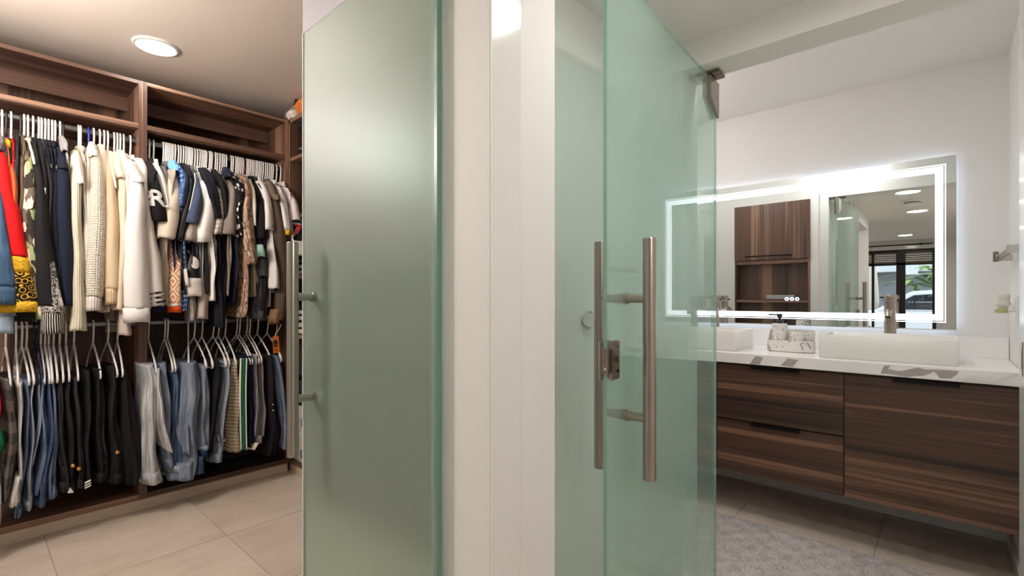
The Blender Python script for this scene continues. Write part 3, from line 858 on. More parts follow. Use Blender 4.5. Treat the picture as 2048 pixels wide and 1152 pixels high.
seedc = [100]
def garment(name, label, cat, hx, mat, parts, neck=None, htxt=None, hmat=None, yo=0.0, body=None, collar=True, zr=ZR1, far=True, group=None, hang=True):
    """parts: (part name, kind, material or None, [(x, y, w)...]); kind S sleeve, B body, P piece at the sleeve plane, T trousers"""
    X = hookX(hx)
    e = empty(name, label, cat, (X, YROD, zr), group)
    if hang:
        hanger(X, zr, 'white plastic hanger holding the ' + htxt if hmat is None else hmat[1] + ' hanger holding the ' + htxt, hmat[0] if hmat else None)
    made = []
    for nm, kind, m, pts, *opt in parts:
        m = m or mat
        o = dict(opt[0]) if opt else {}
        amp = o.get('amp', .10)
        y0 = yo + o.get('yo', 0)
        seedc[0] += 1
        sd = o.get('seed', seedc[0])
        if kind == 'S':
            rows = []
            for i, p in enumerate(pts):
                Yn = SY[min(i + o.get('i0', 0), 3)] + y0
                rows.append(row(p[0], p[1], p[2], Yn, o.get('b', (.03, .045, .05, .045)[min(i + o.get('i0', 0), 3)])))
        elif kind == 'B':
            zt = neck if neck else 1.985
            rows = [(X, YROD, zt, .014, .045), (X, YROD, zt - .075, .016, .17)]
            for p in pts:
                rows.append(row(p[0], p[1], p[2], 3.25 + y0, .205))
            if rows[2][2] > rows[1][2] - .02: rows.pop(1)
        elif kind == 'T':
            rows = [row(p[0], p[1], p[2], (3.262, 3.25, 3.245)[min(i + o.get('i0', 0), 2)] + y0, o.get('b', .18)) for i, p in enumerate(pts)]
        bm = drape(rows, sd, amp, kf=o.get('kf', (3, 5, 7)) if kind in 'S' else o.get('kf', (4, 7, 11)), n=24 if kind == 'S' else 36, wig=o.get('wig', .003))
        q = obj(nm, bm, m, e, label=o.get('label'))
        made.append(q)
        if kind == 'S' and far and not o.get('near'):
            c = q.copy(); link(c, e); c.scale = (1, -1, 1)
    if body:                                    # (hem pixel row, half thickness): a body hanging straight from the hook
        zt = neck if neck else 1.985
        zh = PY(hx, body[0], 3.27).z
        rows = [(X, YROD, zt, .014, .045), (X, YROD, zt - .07, body[1], .165), (X + .004, YROD, zt - .2, body[1] * 1.25, .19), (X + .008, YROD, zh, body[1] * 1.4, .195)]
        seedc[0] += 1
        made.append(obj('body', drape(rows, seedc[0], .06, n=36, kf=(4, 7, 11)), body[2] if len(body) > 2 else mat, e))
    if collar:
        zt = neck if neck else 1.985
        bm = drape([(X, YROD - .005, zt + .016, .017, .05), (X, YROD - .008, zt + .004, .022, .062), (X, YROD - .012, zt - .016, .020, .075)], 7, .04, n=20, open_end=True)
        obj('collar', bm, mat, e)
    return e, made
def fab(nm, c, kind='plain', c2=None, c3=None, rough=.92):
    k = (nm, kind)
    if k not in FAB: FAB[k] = fabric(nm, c, kind, c2, c3, rough)
    return FAB[k]

WHT, OFF, IVO, CRM, TAN = fab('white cotton', (220, 215, 212)), fab('off white cotton', (215, 208, 201)), fab('ivory cotton', (208, 200, 185)), fab('cream cotton', (212, 201, 180)), fab('tan knit', (200, 178, 148))
BLK, CHA, NVY, SLT = fab('black cotton', (27, 26, 28)), fab('charcoal cotton', (52, 51, 54)), fab('navy cotton', (25, 30, 48)), fab('slate blue cotton', (72, 82, 108))
TPE, BRN, LGR, GRY = fab('taupe cotton', (134, 122, 116)), fab('dark brown cotton', (72, 60, 54)), fab('light grey cotton', (186, 178, 176)), fab('grey cotton', (110, 104, 104))
LEA = fab('black leather', (26, 26, 29), rough=.42)
BNV = fab('blue black cotton', (24, 26, 36))

# ---- upper left rail -------------------------------------------------------
DEN = fab('blue denim', (66, 92, 122), 'denim', (104, 130, 156))
DENL = fab('pale denim', (150, 166, 184), 'denim', (190, 200, 210))
garment('denim_jacket', 'mid blue denim jacket at the left end of the upper rail', 'jacket', 4, DEN,
        [('sleeve', 'S', None, [(-22, 290, 20), (-18, 330, 36), (-12, 420, 56), (-4, 510, 62), (0, 573, 66)], {'amp': .05}),
         ('cuff', 'S', None, [(1, 572, 69), (3, 609, 70)], {'i0': 3, 'amp': .04, 'label': 'stitched denim cuff'}),
         ('collar_hood', 'S', GRY, [(2, 271, 10), (2, 282, 16), (-2, 300, 18)], {'near': 1, 'yo': .06, 'label': 'grey hood at the neck'})],
        htxt='blue denim jacket', yo=-.05, body=(600, .016), collar=False)
garment('denim_shirt', 'pale washed denim shirt whose hem shows below the blue denim jacket', 'shirt', -6, DENL,
        [('sleeve', 'S', None, [(-16, 330, 20), (-10, 480, 30), (0, 600, 50), (4, 632, 56)], {'yo': .0}),
         ('hem', 'S', None, [(2, 632, 58), (4, 668, 60)], {'i0': 3})], htxt='pale denim shirt', body=None, collar=False)
RED = fab('bright red cotton', (214, 22, 24)); GOLD = fab('gold print', (196, 148, 30), 'scroll', (224, 182, 62)); SCR = fab('black and gold scroll print', (24, 21, 20), 'scroll', (206, 158, 44))
ORG_ = fab('rust leather', (170, 84, 42), rough=.6)
garment('patterned_jacket', 'bright red jacket with gold and black scroll print hem', 'jacket', 22, RED,
        [('sleeve', 'S', None, [(-4, 286, 12), (4, 310, 22), (10, 370, 40), (18, 440, 54), (26, 513, 64)], {'amp': .05}),
         ('gold_band', 'S', GOLD, [(26, 512, 68), (31, 545, 74)], {'i0': 3, 'amp': .05, 'label': 'yellow gold band'}),
         ('print_panel', 'S', SCR, [(31, 544, 75), (36, 575, 80), (40, 606, 88)], {'i0': 3, 'amp': .05, 'label': 'black panel with gold scrolls'}),
         ('gold_hem', 'S', GOLD, [(39, 603, 88), (36, 625, 90)], {'i0': 3, 'amp': .05})],
        htxt='red and gold jacket', yo=-.02, body=(560, .014), collar=False)
garment('leather_jacket', 'rust orange jacket tucked behind the bright red jacket', 'jacket', 12, ORG_,
        [('sleeve', 'S', None, [(6, 296, 12), (20, 330, 22), (27, 362, 18), (26, 400, 16), (20, 470, 20)], {'amp': .05})], htxt='rust orange jacket', hmat=(HANGER_BLACK, 'black'), body=(560, .014), collar=False, yo=.005)
YEL = fab('yellow cotton', (216, 166, 24))
garment('bomber_jacket', 'dark olive jacket with a bright yellow collar', 'jacket', 22, fab('dark olive cotton', (38, 34, 26)),
        [('sleeve', 'S', None, [(20, 300, 18), (28, 330, 16), (33, 400, 16), (48, 500, 40), (58, 600, 44), (56, 640, 60)], {'yo': .03}),
         ('yellow_collar', 'S', YEL, [(15, 281, 14), (17, 294, 19)], {'yo': .03, 'near': 1, 'label': 'yellow collar'})],
        htxt='yellow collared jacket', body=(600, .014), collar=False, hang=False)
garment('leather_jacket', 'black leather jacket hanging just left of the camouflage hoodie', 'jacket', 41, LEA,
        [('sleeve', 'S', None, [(37, 268, 8), (36, 300, 12), (35, 350, 16), (37, 420, 16), (42, 500, 16)], {'yo': .03})], htxt='black leather jacket', hmat=(HANGER_BLACK, 'black'), body=(600, .012), collar=False)
garment('brown_jacket', 'taupe brown jacket between black leather and camouflage', 'jacket', 48, fab('taupe brown', (92, 74, 60)),
        [('sleeve', 'S', None, [(47, 270, 10), (46, 300, 14), (44, 370, 15), (42, 440, 16), (44, 520, 16)], {'yo': .025})], htxt='taupe brown jacket', body=(600, .012), collar=False)
CAMO = fab('camouflage print', (48, 43, 38), 'camo', (96, 84, 72), (140, 146, 104))
e, made = garment('camouflage_hoodie', 'green and beige camouflage hoodie with a cream drawstring', 'hoodie', 56, CAMO,
        [('sleeve', 'S', None, [(58, 284, 12), (62, 312, 22), (64, 360, 30), (62, 430, 38), (66, 490, 38), (74, 545, 30), (82, 600, 22), (86, 640, 20)], {'amp': .06})],
        htxt='camouflage hoodie', body=(620, .013))
obj('drawstring', tube([PY(55, 277, 3.34), PY(59, 288, 3.32), PY(64, 305, 3.27), PY(69, 328, 3.215)], .005, n=8), CRM, e, True, label='cream drawstring')
obj('drawstring_knot', tube([PY(51, 280, 3.345), PY(56, 276, 3.34), PY(60, 279, 3.34), PY(56, 284, 3.335)], .006, n=8), CRM, e, True)
SKB, RBP = fab('black and white sketch print', (28, 26, 27), 'sketch', (212, 206, 200)), fab('black and white striped rib', (30, 28, 28), 'ribprint', (200, 194, 188))
e, made = garment('printed_hoodie', 'black hoodie with black and white printed cuffs', 'hoodie', 66, BLK,
        [('sleeve', 'S', None, [(68, 282, 10), (74, 318, 16), (80, 380, 22), (86, 450, 32), (93, 520, 40), (101, 575, 50), (104, 612, 50)], {'amp': .05}),
         ('printed_cuff', 'S', SKB, [(105, 604, 48), (108, 628, 49)], {'i0': 3, 'amp': .05, 'label': 'black and white printed cuff'}),
         ('ribbed_cuff', 'S', RBP, [(108, 626, 46), (109, 648, 48), (110, 668, 47)], {'i0': 3, 'amp': .06, 'label': 'ribbed black and white cuff'})],
        htxt='black hoodie with printed cuffs', yo=-.03, body=(600, .012))
bm = flat_shape([(100, 524), (110, 523), (114, 548), (120, 585), (128, 612), (112, 614), (104, 596), (108, 570), (102, 548)], 3.18)
decal(bm, made[0], fab('sketch stripe', (190, 184, 178), 'sketch', (24, 22, 22)), 'sleeve_print', e, .003, 'white and black print down the sleeve')
garment('black_sweatshirt', 'black sweatshirt with small white print right of the camouflage hoodie', 'sweatshirt', 77, BLK,
        [('sleeve', 'S', None, [(80, 284, 12), (84, 310, 16), (90, 360, 18), (93, 410, 16), (92, 440, 14), (96, 500, 14)], {})], htxt='black sweatshirt with small prints', body=(600, .012), yo=.0)
e, made = garment('black_tshirt', 'black long sleeved top with white square print beside black sweatshirt', 'shirt', 83, CHA,
        [('sleeve', 'S', None, [(87, 288, 12), (92, 320, 16), (99, 370, 14), (98, 420, 16), (99, 500, 16)], {'yo': .01})], htxt='charcoal long sleeved top', body=(600, .012))
for k, q in enumerate(([(85, 377), (91, 376), (91, 389), (86, 390)], [(86, 428), (95, 426), (94, 440), (88, 444)])):
    decal(flat_shape(q, 3.22), made[0], fab('white print', (214, 210, 205)), 'print', e, .004, 'small white print')
for hx, lab, tx, m, pts in (
        (90, 'black crew neck sweatshirt third from the navy sweatshirt', 'black crew neck sweatshirt', BNV, [(95, 296, 12), (101, 330, 18), (106, 370, 16), (104, 430, 18), (104, 520, 20)]),
        (97, 'black hooded top with grey neck tape next to the navy sweatshirt', 'black hooded top', BLK, [(101, 300, 12), (107, 330, 14), (111, 380, 14), (110, 440, 18), (112, 560, 22)]),
        (104, 'dark navy knit squeezed just left of the navy sweatshirt', 'dark navy knit', NVY, [(108, 300, 12), (113, 335, 14), (117, 390, 16), (118, 470, 20), (120, 580, 22)])):
    garment('dark_sweatshirt', lab, 'sweatshirt', hx, m, [('sleeve', 'S', None, pts, {'yo': .015})], htxt=tx, body=(605, .011))
garment('navy_sweatshirt', 'navy sweatshirt with dropped shoulder seam beside the gap on the rail', 'sweatshirt', 120, NVY,
        [('sleeve', 'S', None, [(118, 294, 10), (126, 318, 22), (128, 345, 26), (131, 420, 34), (132, 500, 36), (134, 570, 28), (138, 612, 20)], {'amp': .06}),
         ('shoulder_seam', 'S', BNV, [(127, 330, 21), (128, 336, 22)], {'i0': 1, 'yo': -.014, 'amp': .02, 'near': 1})], htxt='navy sweatshirt', body=(600, .013))
garment('grey_hoodie', 'light grey hoodie peeping out right of the navy sweatshirt', 'hoodie', 126, fab('grey marl', (160, 156, 158)),
        [('hood', 'S', None, [(124, 271, 12), (129, 285, 16), (131, 300, 12)], {'yo': .05, 'near': 1, 'amp': .16}),
         ('sleeve', 'S', None, [(131, 292, 8), (135, 322, 10), (139, 370, 10), (143, 430, 12), (146, 490, 8)], {'yo': .03})], htxt='light grey hoodie', hmat=(HANGER_BLACK, 'black'), body=(560, .012), collar=False)
# white plastic hangers left over on that bunch
hanger(hookX(110), ZR1, 'white plastic hanger just left of the navy sweatshirt hook')

# cream and white group
garment('ivory_sweater', 'ivory fine ribbed sweater, leftmost of the cream tops', 'sweater', 157, fab('ivory rib', (214, 204, 182), 'rib'),
        [('sleeve', 'S', None, [(150, 302, 16), (153, 330, 26), (154, 362, 24), (157, 440, 22), (158, 540, 24), (157, 610, 28), (157, 662, 37)], {'amp': .08, 'kf': (3, 4, 6)}),
         ('shoulder', 'S', IVO, [(152, 300, 14), (156, 320, 20), (160, 352, 18), (162, 367, 12)], {'near': 1, 'yo': -.012})], htxt='ivory ribbed sweater', body=(600, .014), yo=-.01)
garment('white_tshirt', 'pale grey white T-shirt squeezed between ivory sweater and blue hanger', 'shirt', 161, LGR,
        [('sleeve', 'S', None, [(163, 298, 10), (167, 325, 14), (171, 380, 14), (172, 450, 12), (171, 560, 12)], {'yo': .02})], htxt='pale grey T-shirt', body=(600, .011))
garment('cream_shirt', 'thin cream shirt hanging from the bright blue hanger', 'shirt', 177, OFF,
        [('sleeve', 'S', None, [(177, 302, 10), (179, 330, 16), (178, 400, 20), (175, 470, 18), (174, 560, 14)], {'yo': .012})], htxt='thin cream shirt', hmat=(HANGER_BLUE, 'bright blue plastic'), body=(610, .012))
WAF = fab('waffle knit', (222, 213, 196), 'waffle')
garment('waffle_sweater', 'cream waffle knit sweater with a smooth ribbed cuff', 'sweater', 187, WAF,
        [('sleeve', 'S', None, [(188, 288, 14), (195, 312, 22), (199, 350, 26), (199, 400, 34), (195, 460, 42), (192, 530, 40), (190, 594, 36)], {'amp': .04}),
         ('cuff', 'S', fab('off white rib', (214, 206, 198), 'rib'), [(189, 593, 33), (188, 622, 34)], {'i0': 3, 'amp': .04, 'label': 'smooth ribbed cuff'}),
         ('hood', 'S', OFF, [(184, 283, 10), (188, 296, 18), (190, 312, 18)], {'near': 1, 'yo': .03, 'label': 'cream collar of the waffle sweater'})], htxt='waffle knit sweater', body=(622, .016), yo=-.015)
garment('cream_sweater', 'cream sweater hidden between the waffle knit and tan sweater', 'sweater', 199, CRM,
        [('sleeve', 'S', None, [(203, 288, 14), (208, 318, 20), (211, 360, 18), (212, 430, 14), (210, 520, 12)], {'yo': .012})], htxt='hidden cream sweater', body=(625, .014))
garment('tan_sweater', 'tan beige knit sweater with ribbed cuff next to the waffle knit', 'sweater', 208, TAN,
        [('sleeve', 'S', None, [(212, 305, 12), (218, 335, 22), (222, 375, 28), (226, 440, 34), (226, 510, 34), (225, 578, 34)], {'amp': .035}),
         ('cuff', 'S', fab('tan rib', (205, 182, 148), 'rib'), [(225, 577, 28), (224, 609, 26)], {'i0': 3, 'amp': .03, 'label': 'tan ribbed cuff'})], htxt='tan knit sweater', body=(618, .022), yo=-.005)
garment('cream_tshirt', 'cream T-shirt with folded collar right of the tan sweater', 'shirt', 215, IVO,
        [('sleeve', 'S', None, [(221, 302, 14), (227, 325, 16), (230, 350, 12), (232, 376, 8)], {'yo': .012})], htxt='cream T-shirt', body=(600, .012))
garment('ecru_top', 'ecru long sleeved top with a raised shoulder seam', 'shirt', 228, fab('ecru cotton', (212, 196, 172)),
        [('sleeve', 'S', None, [(236, 312, 16), (243, 340, 24), (247, 365, 20), (247, 420, 20), (245, 500, 18), (242, 570, 18), (240, 620, 20)], {'amp': .05}),
         ('shoulder', 'S', CRM, [(234, 305, 16), (242, 330, 26), (247, 356, 20)], {'near': 1, 'yo': -.012})], htxt='ecru long sleeved top', body=(620, .014))
garment('white_sweatshirt', 'white crew neck sweatshirt left of the large white shirt', 'sweatshirt', 234, WHT,
        [('sleeve', 'S', None, [(243, 300, 18), (252, 328, 26), (257, 360, 16), (257, 420, 14), (254, 450, 16), (251, 510, 14), (248, 560, 16), (246, 610, 16)], {'amp': .12, 'yo': .006}),
         ('sleeve_end', 'S', OFF, [(256, 430, 6), (257, 444, 12), (257, 456, 15)], {'i0': 3, 'near': 1, 'amp': .1})], htxt='white crew neck sweatshirt', body=(600, .012))
garment('beige_shirt', 'off white shirt with a long beige cuff hanging lowest of the cream tops', 'shirt', 240, fab('beige grey cotton', (188, 174, 164)),
        [('sleeve', 'S', None, [(247, 310, 16), (253, 345, 18), (255, 420, 14), (254, 500, 18), (252, 590, 20), (252, 636, 22), (254, 671, 27)], {'amp': .06, 'yo': .02})], htxt='off white shirt with long cuff', body=(600, .012))
e, made = garment('white_shirt', 'large white shirt whose wide sleeve ends in a stitched cuff', 'shirt', 247, WHT,
        [('shoulder', 'S', None, [(258, 318, 14), (272, 345, 26), (281, 364, 24)], {'near': 1, 'yo': -.02}),
         ('sleeve', 'S', None, [(272, 340, 14), (276, 362, 28), (278, 410, 38), (277, 480, 46), (277, 560, 52), (277, 617, 55)], {'amp': .04, 'i0': 1}),
         ('cuff', 'S', None, [(277, 616, 56), (278, 632, 55), (279, 645, 53)], {'i0': 3, 'amp': .03, 'label': 'wide stitched white cuff'})], htxt='large white shirt', yo=-.05, body=(612, .013))
e, made = garment('white_striped_top', 'white sweatshirt with three black hem stripes beside the divider', 'sweatshirt', 260, OFF,
        [('sleeve', 'S', None, [(279, 316, 18), (290, 342, 22), (293, 395, 24), (299, 460, 28), (307, 530, 38), (313, 578, 38), (316, 612, 36)], {'amp': .05}),
         ], htxt='black striped white sweatshirt', body=(600, .012), yo=-.01)
for k in range(3):
    yy = 585 + k * 9.5
    bm = flat_shape([(298, yy + 1), (315, yy - 1.5), (329 + k * 1.3, yy - 4.5), (330 + k * 1.3, yy - .5), (315, yy + 3), (298, yy + 5)], 3.2)
    decal(bm, made[0], BLK, 'stripe', e, .002, 'black hem stripe')
obj('button', lathe([(0, .0), (.006, 0), (.006, .002), (0, .003)], PY(325, 588, 3.175)), WHITEP, e, True)

# ---- upper right rail ------------------------------------------------------
def tee(name, label, hx, mat, tx, sleeve, body=None, cat='T-shirt', so=None, yo=0.0, bmat=None, extra=(), hmat=None, collar=True):
    parts = [('sleeve', 'S', None, sleeve, so or {})]
    if body: parts.append(('body', 'B', bmat, body))
    parts += list(extra)
    return garment(name, label, cat, hx, mat, parts, htxt=tx, yo=yo, hmat=hmat, body=None if body else (585, .010, bmat or mat), collar=collar)
e, made = tee('black_jersey', 'black short sleeved jersey with a white letter on its sleeve', 298, BLK, 'black jersey with white letter',
    [(299, 322, 14), (306, 345, 20), (313, 372, 28), (317, 405, 34), (319, 430, 39), (321, 442, 40)], [(304, 350, 14), (310, 440, 16), (312, 500, 14), (314, 590, 14)], so={'amp': .05}, yo=-.02)
def letter(txt, px, py, h_px, parent, on, mat, label, name='letter', Yp=3.19, w=1.0, shear=0.0, lift=.004):
    cu = bpy.data.curves.new('t', 'FONT'); cu.body = txt; cu.align_x = 'CENTER'; cu.align_y = 'CENTER'; cu.offset = .03
    ob = bpy.data.objects.new('t', cu); COL.objects.link(ob)
    dg = bpy.context.evaluated_depsgraph_get(); dg.update()
    me = bpy.data.meshes.new_from_object(ob.evaluated_get(dg))
    bm = bmesh.new(); bm.from_mesh(me)
    bpy.data.objects.remove(ob); bpy.data.curves.remove(cu); bpy.data.meshes.remove(me)
    c = PY(px, py, Yp); top = PY(px, py - h_px / 2, Yp)
    zs = [v.co.y for v in bm.verts]; mid = (max(zs) + min(zs)) / 2
    xs = [v.co.x for v in bm.verts]; midx = (max(xs) + min(xs)) / 2
    s = (top.z - c.z) * 2 / (max(zs) - min(zs))
    for v in bm.verts:
        v.co = Vector((c.x + (v.co.x - midx) * s * w + (v.co.y - mid) * s * shear, 0, c.z + (v.co.y - mid) * s))
    bmesh.ops.subdivide_edges(bm, edges=[q for q in bm.edges if q.calc_length() > .012], cuts=2)
    bmesh.ops.triangulate(bm, faces=bm.faces)
    return decal(bm, on, mat, name, parent, lift, label)
letter('R', 317, 396, 33, e, made[0], WHT, 'white letter R', w=1.15, shear=-.12)
tee('white_tshirt', 'white T-shirt hanging directly behind the black letter jersey', 306.5, WHT, 'white T-shirt behind the jersey',
    [(312, 326, 14), (322, 348, 16), (331, 385, 18), (338, 418, 20), (341, 428, 20)], yo=.0)
tee('grey_tshirt', 'grey T-shirt with dark collar between white and cream T-shirts', 330, GRY, 'grey dark collared T-shirt', [(328, 332, 14), (333, 350, 12), (336, 385, 10)], yo=.03)
e, made = tee('cream_tshirt', 'boxy cream T-shirt with wide open sleeve above a beige body', 337, fab('warm ivory', (216, 203, 184)), 'boxy cream T-shirt',
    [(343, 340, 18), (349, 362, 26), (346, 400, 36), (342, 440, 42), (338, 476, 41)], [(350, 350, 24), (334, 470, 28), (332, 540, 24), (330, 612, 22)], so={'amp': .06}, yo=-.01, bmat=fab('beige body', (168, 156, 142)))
e, made = tee('paisley_shirt', 'short sleeved shirt in blue and white paisley with sky blue collar', 345, fab('blue paisley', (58, 92, 150), 'paisley', (186, 204, 222), (24, 36, 84)), 'blue paisley shirt',
    [(353, 328, 16), (364, 344, 24), (371, 362, 20), (369, 385, 22), (366, 412, 14)], [(362, 345, 20), (368, 500, 18), (371, 560, 14), (371, 622, 14)], cat='shirt', bmat=fab('sky blue stripes', (66, 110, 190), 'stripe', (150, 180, 220)),
    extra=[('blue_collar', 'S', fab('sky blue satin', (120, 178, 222), rough=.5), [(347, 320, 16), (352, 332, 20), (357, 342, 12)], {'near': 1, 'label': 'sky blue collar'})], yo=.005, collar=False)
DIA = fab('orange diamond print', (205, 170, 90), 'diamond')
e, made = garment('diamond_shirt', 'shirt printed with orange and tan diamonds above an orange hem', 'shirt', 341, DIA,
    [('body', 'S', None, [(352, 400, 14), (353, 486, 26), (354, 540, 28), (354, 580, 28), (353, 608, 28)], {'amp': .05, 'near': 1, 'yo': .03}),
     ('white_band', 'S', WHT, [(353, 607, 29), (353, 613, 29)], {'near': 1, 'i0': 3, 'amp': .05, 'yo': .03}),
     ('orange_hem', 'S', fab('bright orange', (222, 84, 20)), [(353, 612, 28.5), (353, 625, 28)], {'near': 1, 'i0': 3, 'amp': .05, 'yo': .03, 'label': 'bright orange hem'})],
    htxt='orange diamond shirt', body=(560, .012), collar=False)
e, made = tee('piped_shirt', 'black satin shirt with white piping next to the paisley shirt', 356, fab('black satin', (28, 27, 30), rough=.5), 'black piped shirt',
    [(368, 326, 14), (382, 350, 20), (386, 378, 20), (378, 415, 24), (368, 450, 26), (362, 480, 26)], [(380, 350, 20), (368, 450, 24), (362, 500, 22), (372, 590, 14)], cat='shirt', yo=.008)
obj('piping', tube([PY(389, 346, 3.2), PY(391, 362, 3.185), PY(386, 388, 3.17), PY(379, 420, 3.165)], .003, n=6), WHT, e, True, label='white piping')
e, made = tee('slate_tshirt', 'slate blue T-shirt sleeve over a grey acid washed cuff', 371, SLT, 'slate blue T-shirt',
    [(386, 340, 14), (396, 368, 14), (398, 392, 20), (393, 420, 26), (388, 446, 29)], so={'amp': .05}, yo=-.015)
tee('acid_wash_tshirt', 'grey acid washed T-shirt showing below the slate blue sleeve', 378, fab('grey acid wash', (118, 112, 108), 'acid', (168, 160, 154)), 'grey acid washed T-shirt',
    [(390, 350, 12), (394, 400, 18), (388, 450, 28), (384, 466, 31), (381, 482, 31)], so={'amp': .07}, yo=.0)
e, made = garment('crescent_shirt', 'black shirt with a white crescent above a pale cut-out lower panel', 'shirt', 366, LEA,
    [('body', 'S', None, [(384, 440, 16), (387, 485, 30), (389, 520, 36), (390, 560, 37)], {'near': 1, 'yo': .035, 'amp': .04}),
     ('pale_panel', 'S', OFF, [(389, 556, 37), (390, 575, 40), (389, 593, 38)], {'near': 1, 'i0': 3, 'yo': .028, 'amp': .05, 'label': 'pale lower panel'}),
     ('strap', 'S', OFF, [(373, 537, 5), (375, 552, 8), (379, 572, 14)], {'near': 1, 'i0': 3, 'yo': .02, 'amp': .03})], htxt='black crescent shirt', body=(560, .012), collar=False)
pts = []
for k in range(15):
    a = math.radians(-105 + k * 235 / 14); pts.append((391.5 + 9 * math.cos(a) * .95, 525 + 12 * math.sin(a)))
inner = [(388, 512), (391, 519), (392, 526), (388, 531), (383.5, 530)]
pts = [(388, 512), (394, 515), (398.5, 520), (400.5, 526), (400, 532), (396, 536.5), (390, 537.5), (385, 534.5), (383, 528), (385.5, 530.5), (389, 530.5), (392, 527), (392.5, 521)]
decal(flat_shape(pts, 3.245, 2), made[0], WHT, 'crescent', e, .004, 'white crescent')
e, made = tee('white_tshirt', 'bright white T-shirt with big open sleeve in the rail middle', 389, fab('bright white cotton', (232, 226, 222)), 'bright white T-shirt',
    [(402, 345, 14), (413, 368, 22), (419, 400, 26), (416, 440, 32), (412, 470, 33), (411, 484, 32)], [(410, 400, 16), (424, 500, 18), (430, 540, 17), (429, 602, 16)], so={'amp': .05}, yo=-.01)
tee('sage_tshirt', 'sage grey T-shirt between slate blue and bright white sleeves', 383.5, fab('sage grey', (150, 148, 138)), 'sage grey T-shirt', [(397, 346, 10), (405, 372, 14), (407, 396, 14), (404, 430, 14)], yo=.02)
e, made = tee('dark_jersey', 'blue black jersey with a drooping folded sleeve', 403, BNV, 'blue black jersey',
    [(408, 336, 20), (420, 352, 26), (428, 380, 22), (432, 410, 22), (437, 436, 21)], [(430, 380, 18), (442, 500, 18), (446, 570, 24), (445, 655, 20)], so={'amp': .14}, yo=-.008)
tee('striped_tshirt', 'pale grey and white striped T-shirt in the rail middle', 412, fab('grey white stripe', (206, 200, 192), 'stripe', (176, 170, 162)), 'grey white striped T-shirt',
    [(430, 348, 10), (438, 372, 12), (443, 410, 16), (440, 440, 20), (436, 468, 22)], [(438, 400, 16), (432, 520, 16), (428, 560, 14), (424, 590, 10)], yo=.004)
tee('black_tshirt', 'black T-shirt left of the taupe grey T-shirt', 423, BLK, 'black T-shirt left of taupe',
    [(432, 344, 18), (444, 362, 20), (452, 385, 20), (455, 420, 16), (454, 450, 16)], [(452, 400, 16), (450, 520, 18), (446, 600, 20), (444, 650, 14)], yo=.006)
tee('taupe_tshirt', 'taupe grey T-shirt with a flared open sleeve', 434, TPE, 'taupe grey T-shirt',
    [(455, 352, 14), (466, 375, 16), (467, 410, 20), (464, 445, 26), (462, 468, 28)], [(462, 400, 14), (460, 500, 14), (458, 550, 12), (458, 592, 12)], so={'amp': .05}, yo=-.012)
FLO = fab('black white floral', (26, 26, 32), 'floral', (226, 220, 210))
tee('floral_shirt', 'black shirt covered with white flowers, navy inner collar', 451.7, FLO, 'black floral shirt',
    [(462, 344, 20), (476, 362, 24), (484, 390, 18), (479, 420, 12), (481, 448, 17), (482, 474, 18)], [(476, 380, 16), (473, 500, 14), (473, 560, 16), (472, 605, 16)], cat='shirt', bmat=NVY, yo=.0,
    extra=[('collar', 'S', NVY, [(454, 334, 12), (459, 344, 18), (463, 354, 10)], {'near': 1, 'label': 'navy collar'})], collar=False)
BOT = fab('tan botanical print', (176, 142, 120), 'botanical', (150, 112, 92), (74, 58, 52))
garment('botanical_shirt', 'tan and brown botanical print shirt, longest on the right rail', 'shirt', 474, BOT,
    [('sleeve', 'S', None, [(489, 350, 14), (496, 375, 20), (496, 415, 24), (500, 460, 26), (505, 495, 26), (509, 528, 20)], {'amp': .12}),
     ('body', 'B', None, [(494, 400, 18), (493, 490, 24), (493, 545, 25), (492, 600, 24), (490, 634, 30)])], htxt='botanical print shirt', yo=-.01)
tee('white_tshirt', 'narrow white T-shirt just right of the botanical shirt', 485, WHT, 'narrow white T-shirt',
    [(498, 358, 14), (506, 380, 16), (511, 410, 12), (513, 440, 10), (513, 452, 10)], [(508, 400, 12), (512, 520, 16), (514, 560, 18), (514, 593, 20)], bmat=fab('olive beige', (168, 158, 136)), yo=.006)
tee('black_tshirt', 'black T-shirt between narrow and wide white T-shirts', 496, BLK, 'black T-shirt between white ones',
    [(511, 366, 12), (519, 390, 16), (524, 430, 20), (525, 462, 22), (525, 478, 20)], [(519, 400, 14), (526, 500, 16), (527, 560, 14), (525, 622, 18)], yo=.0)
tee('mint_tshirt', 'dark T-shirt showing a pale mint green cuff', 503.5, fab('charcoal green', (58, 60, 60)), 'mint cuffed T-shirt',
    [(518, 380, 10), (524, 440, 14), (527, 500, 16), (530, 520, 20), (531, 553, 17)], yo=.01, extra=[('mint_cuff', 'S', fab('mint', (132, 166, 154)), [(524, 489, 10), (526, 500, 14), (527, 513, 13)], {'near': 1, 'i0': 3, 'yo': -.05, 'label': 'pale mint cuff'})])
tee('white_tshirt', 'wide white T-shirt with straight hemmed sleeve near the corner', 511, WHT, 'wide white T-shirt',
    [(522, 362, 16), (533, 385, 22), (540, 420, 22), (542, 445, 23), (542, 460, 23)], [(530, 400, 16), (538, 500, 14), (541, 560, 15), (539, 614, 15)], bmat=fab('grey brown body', (88, 82, 80)), yo=-.008)
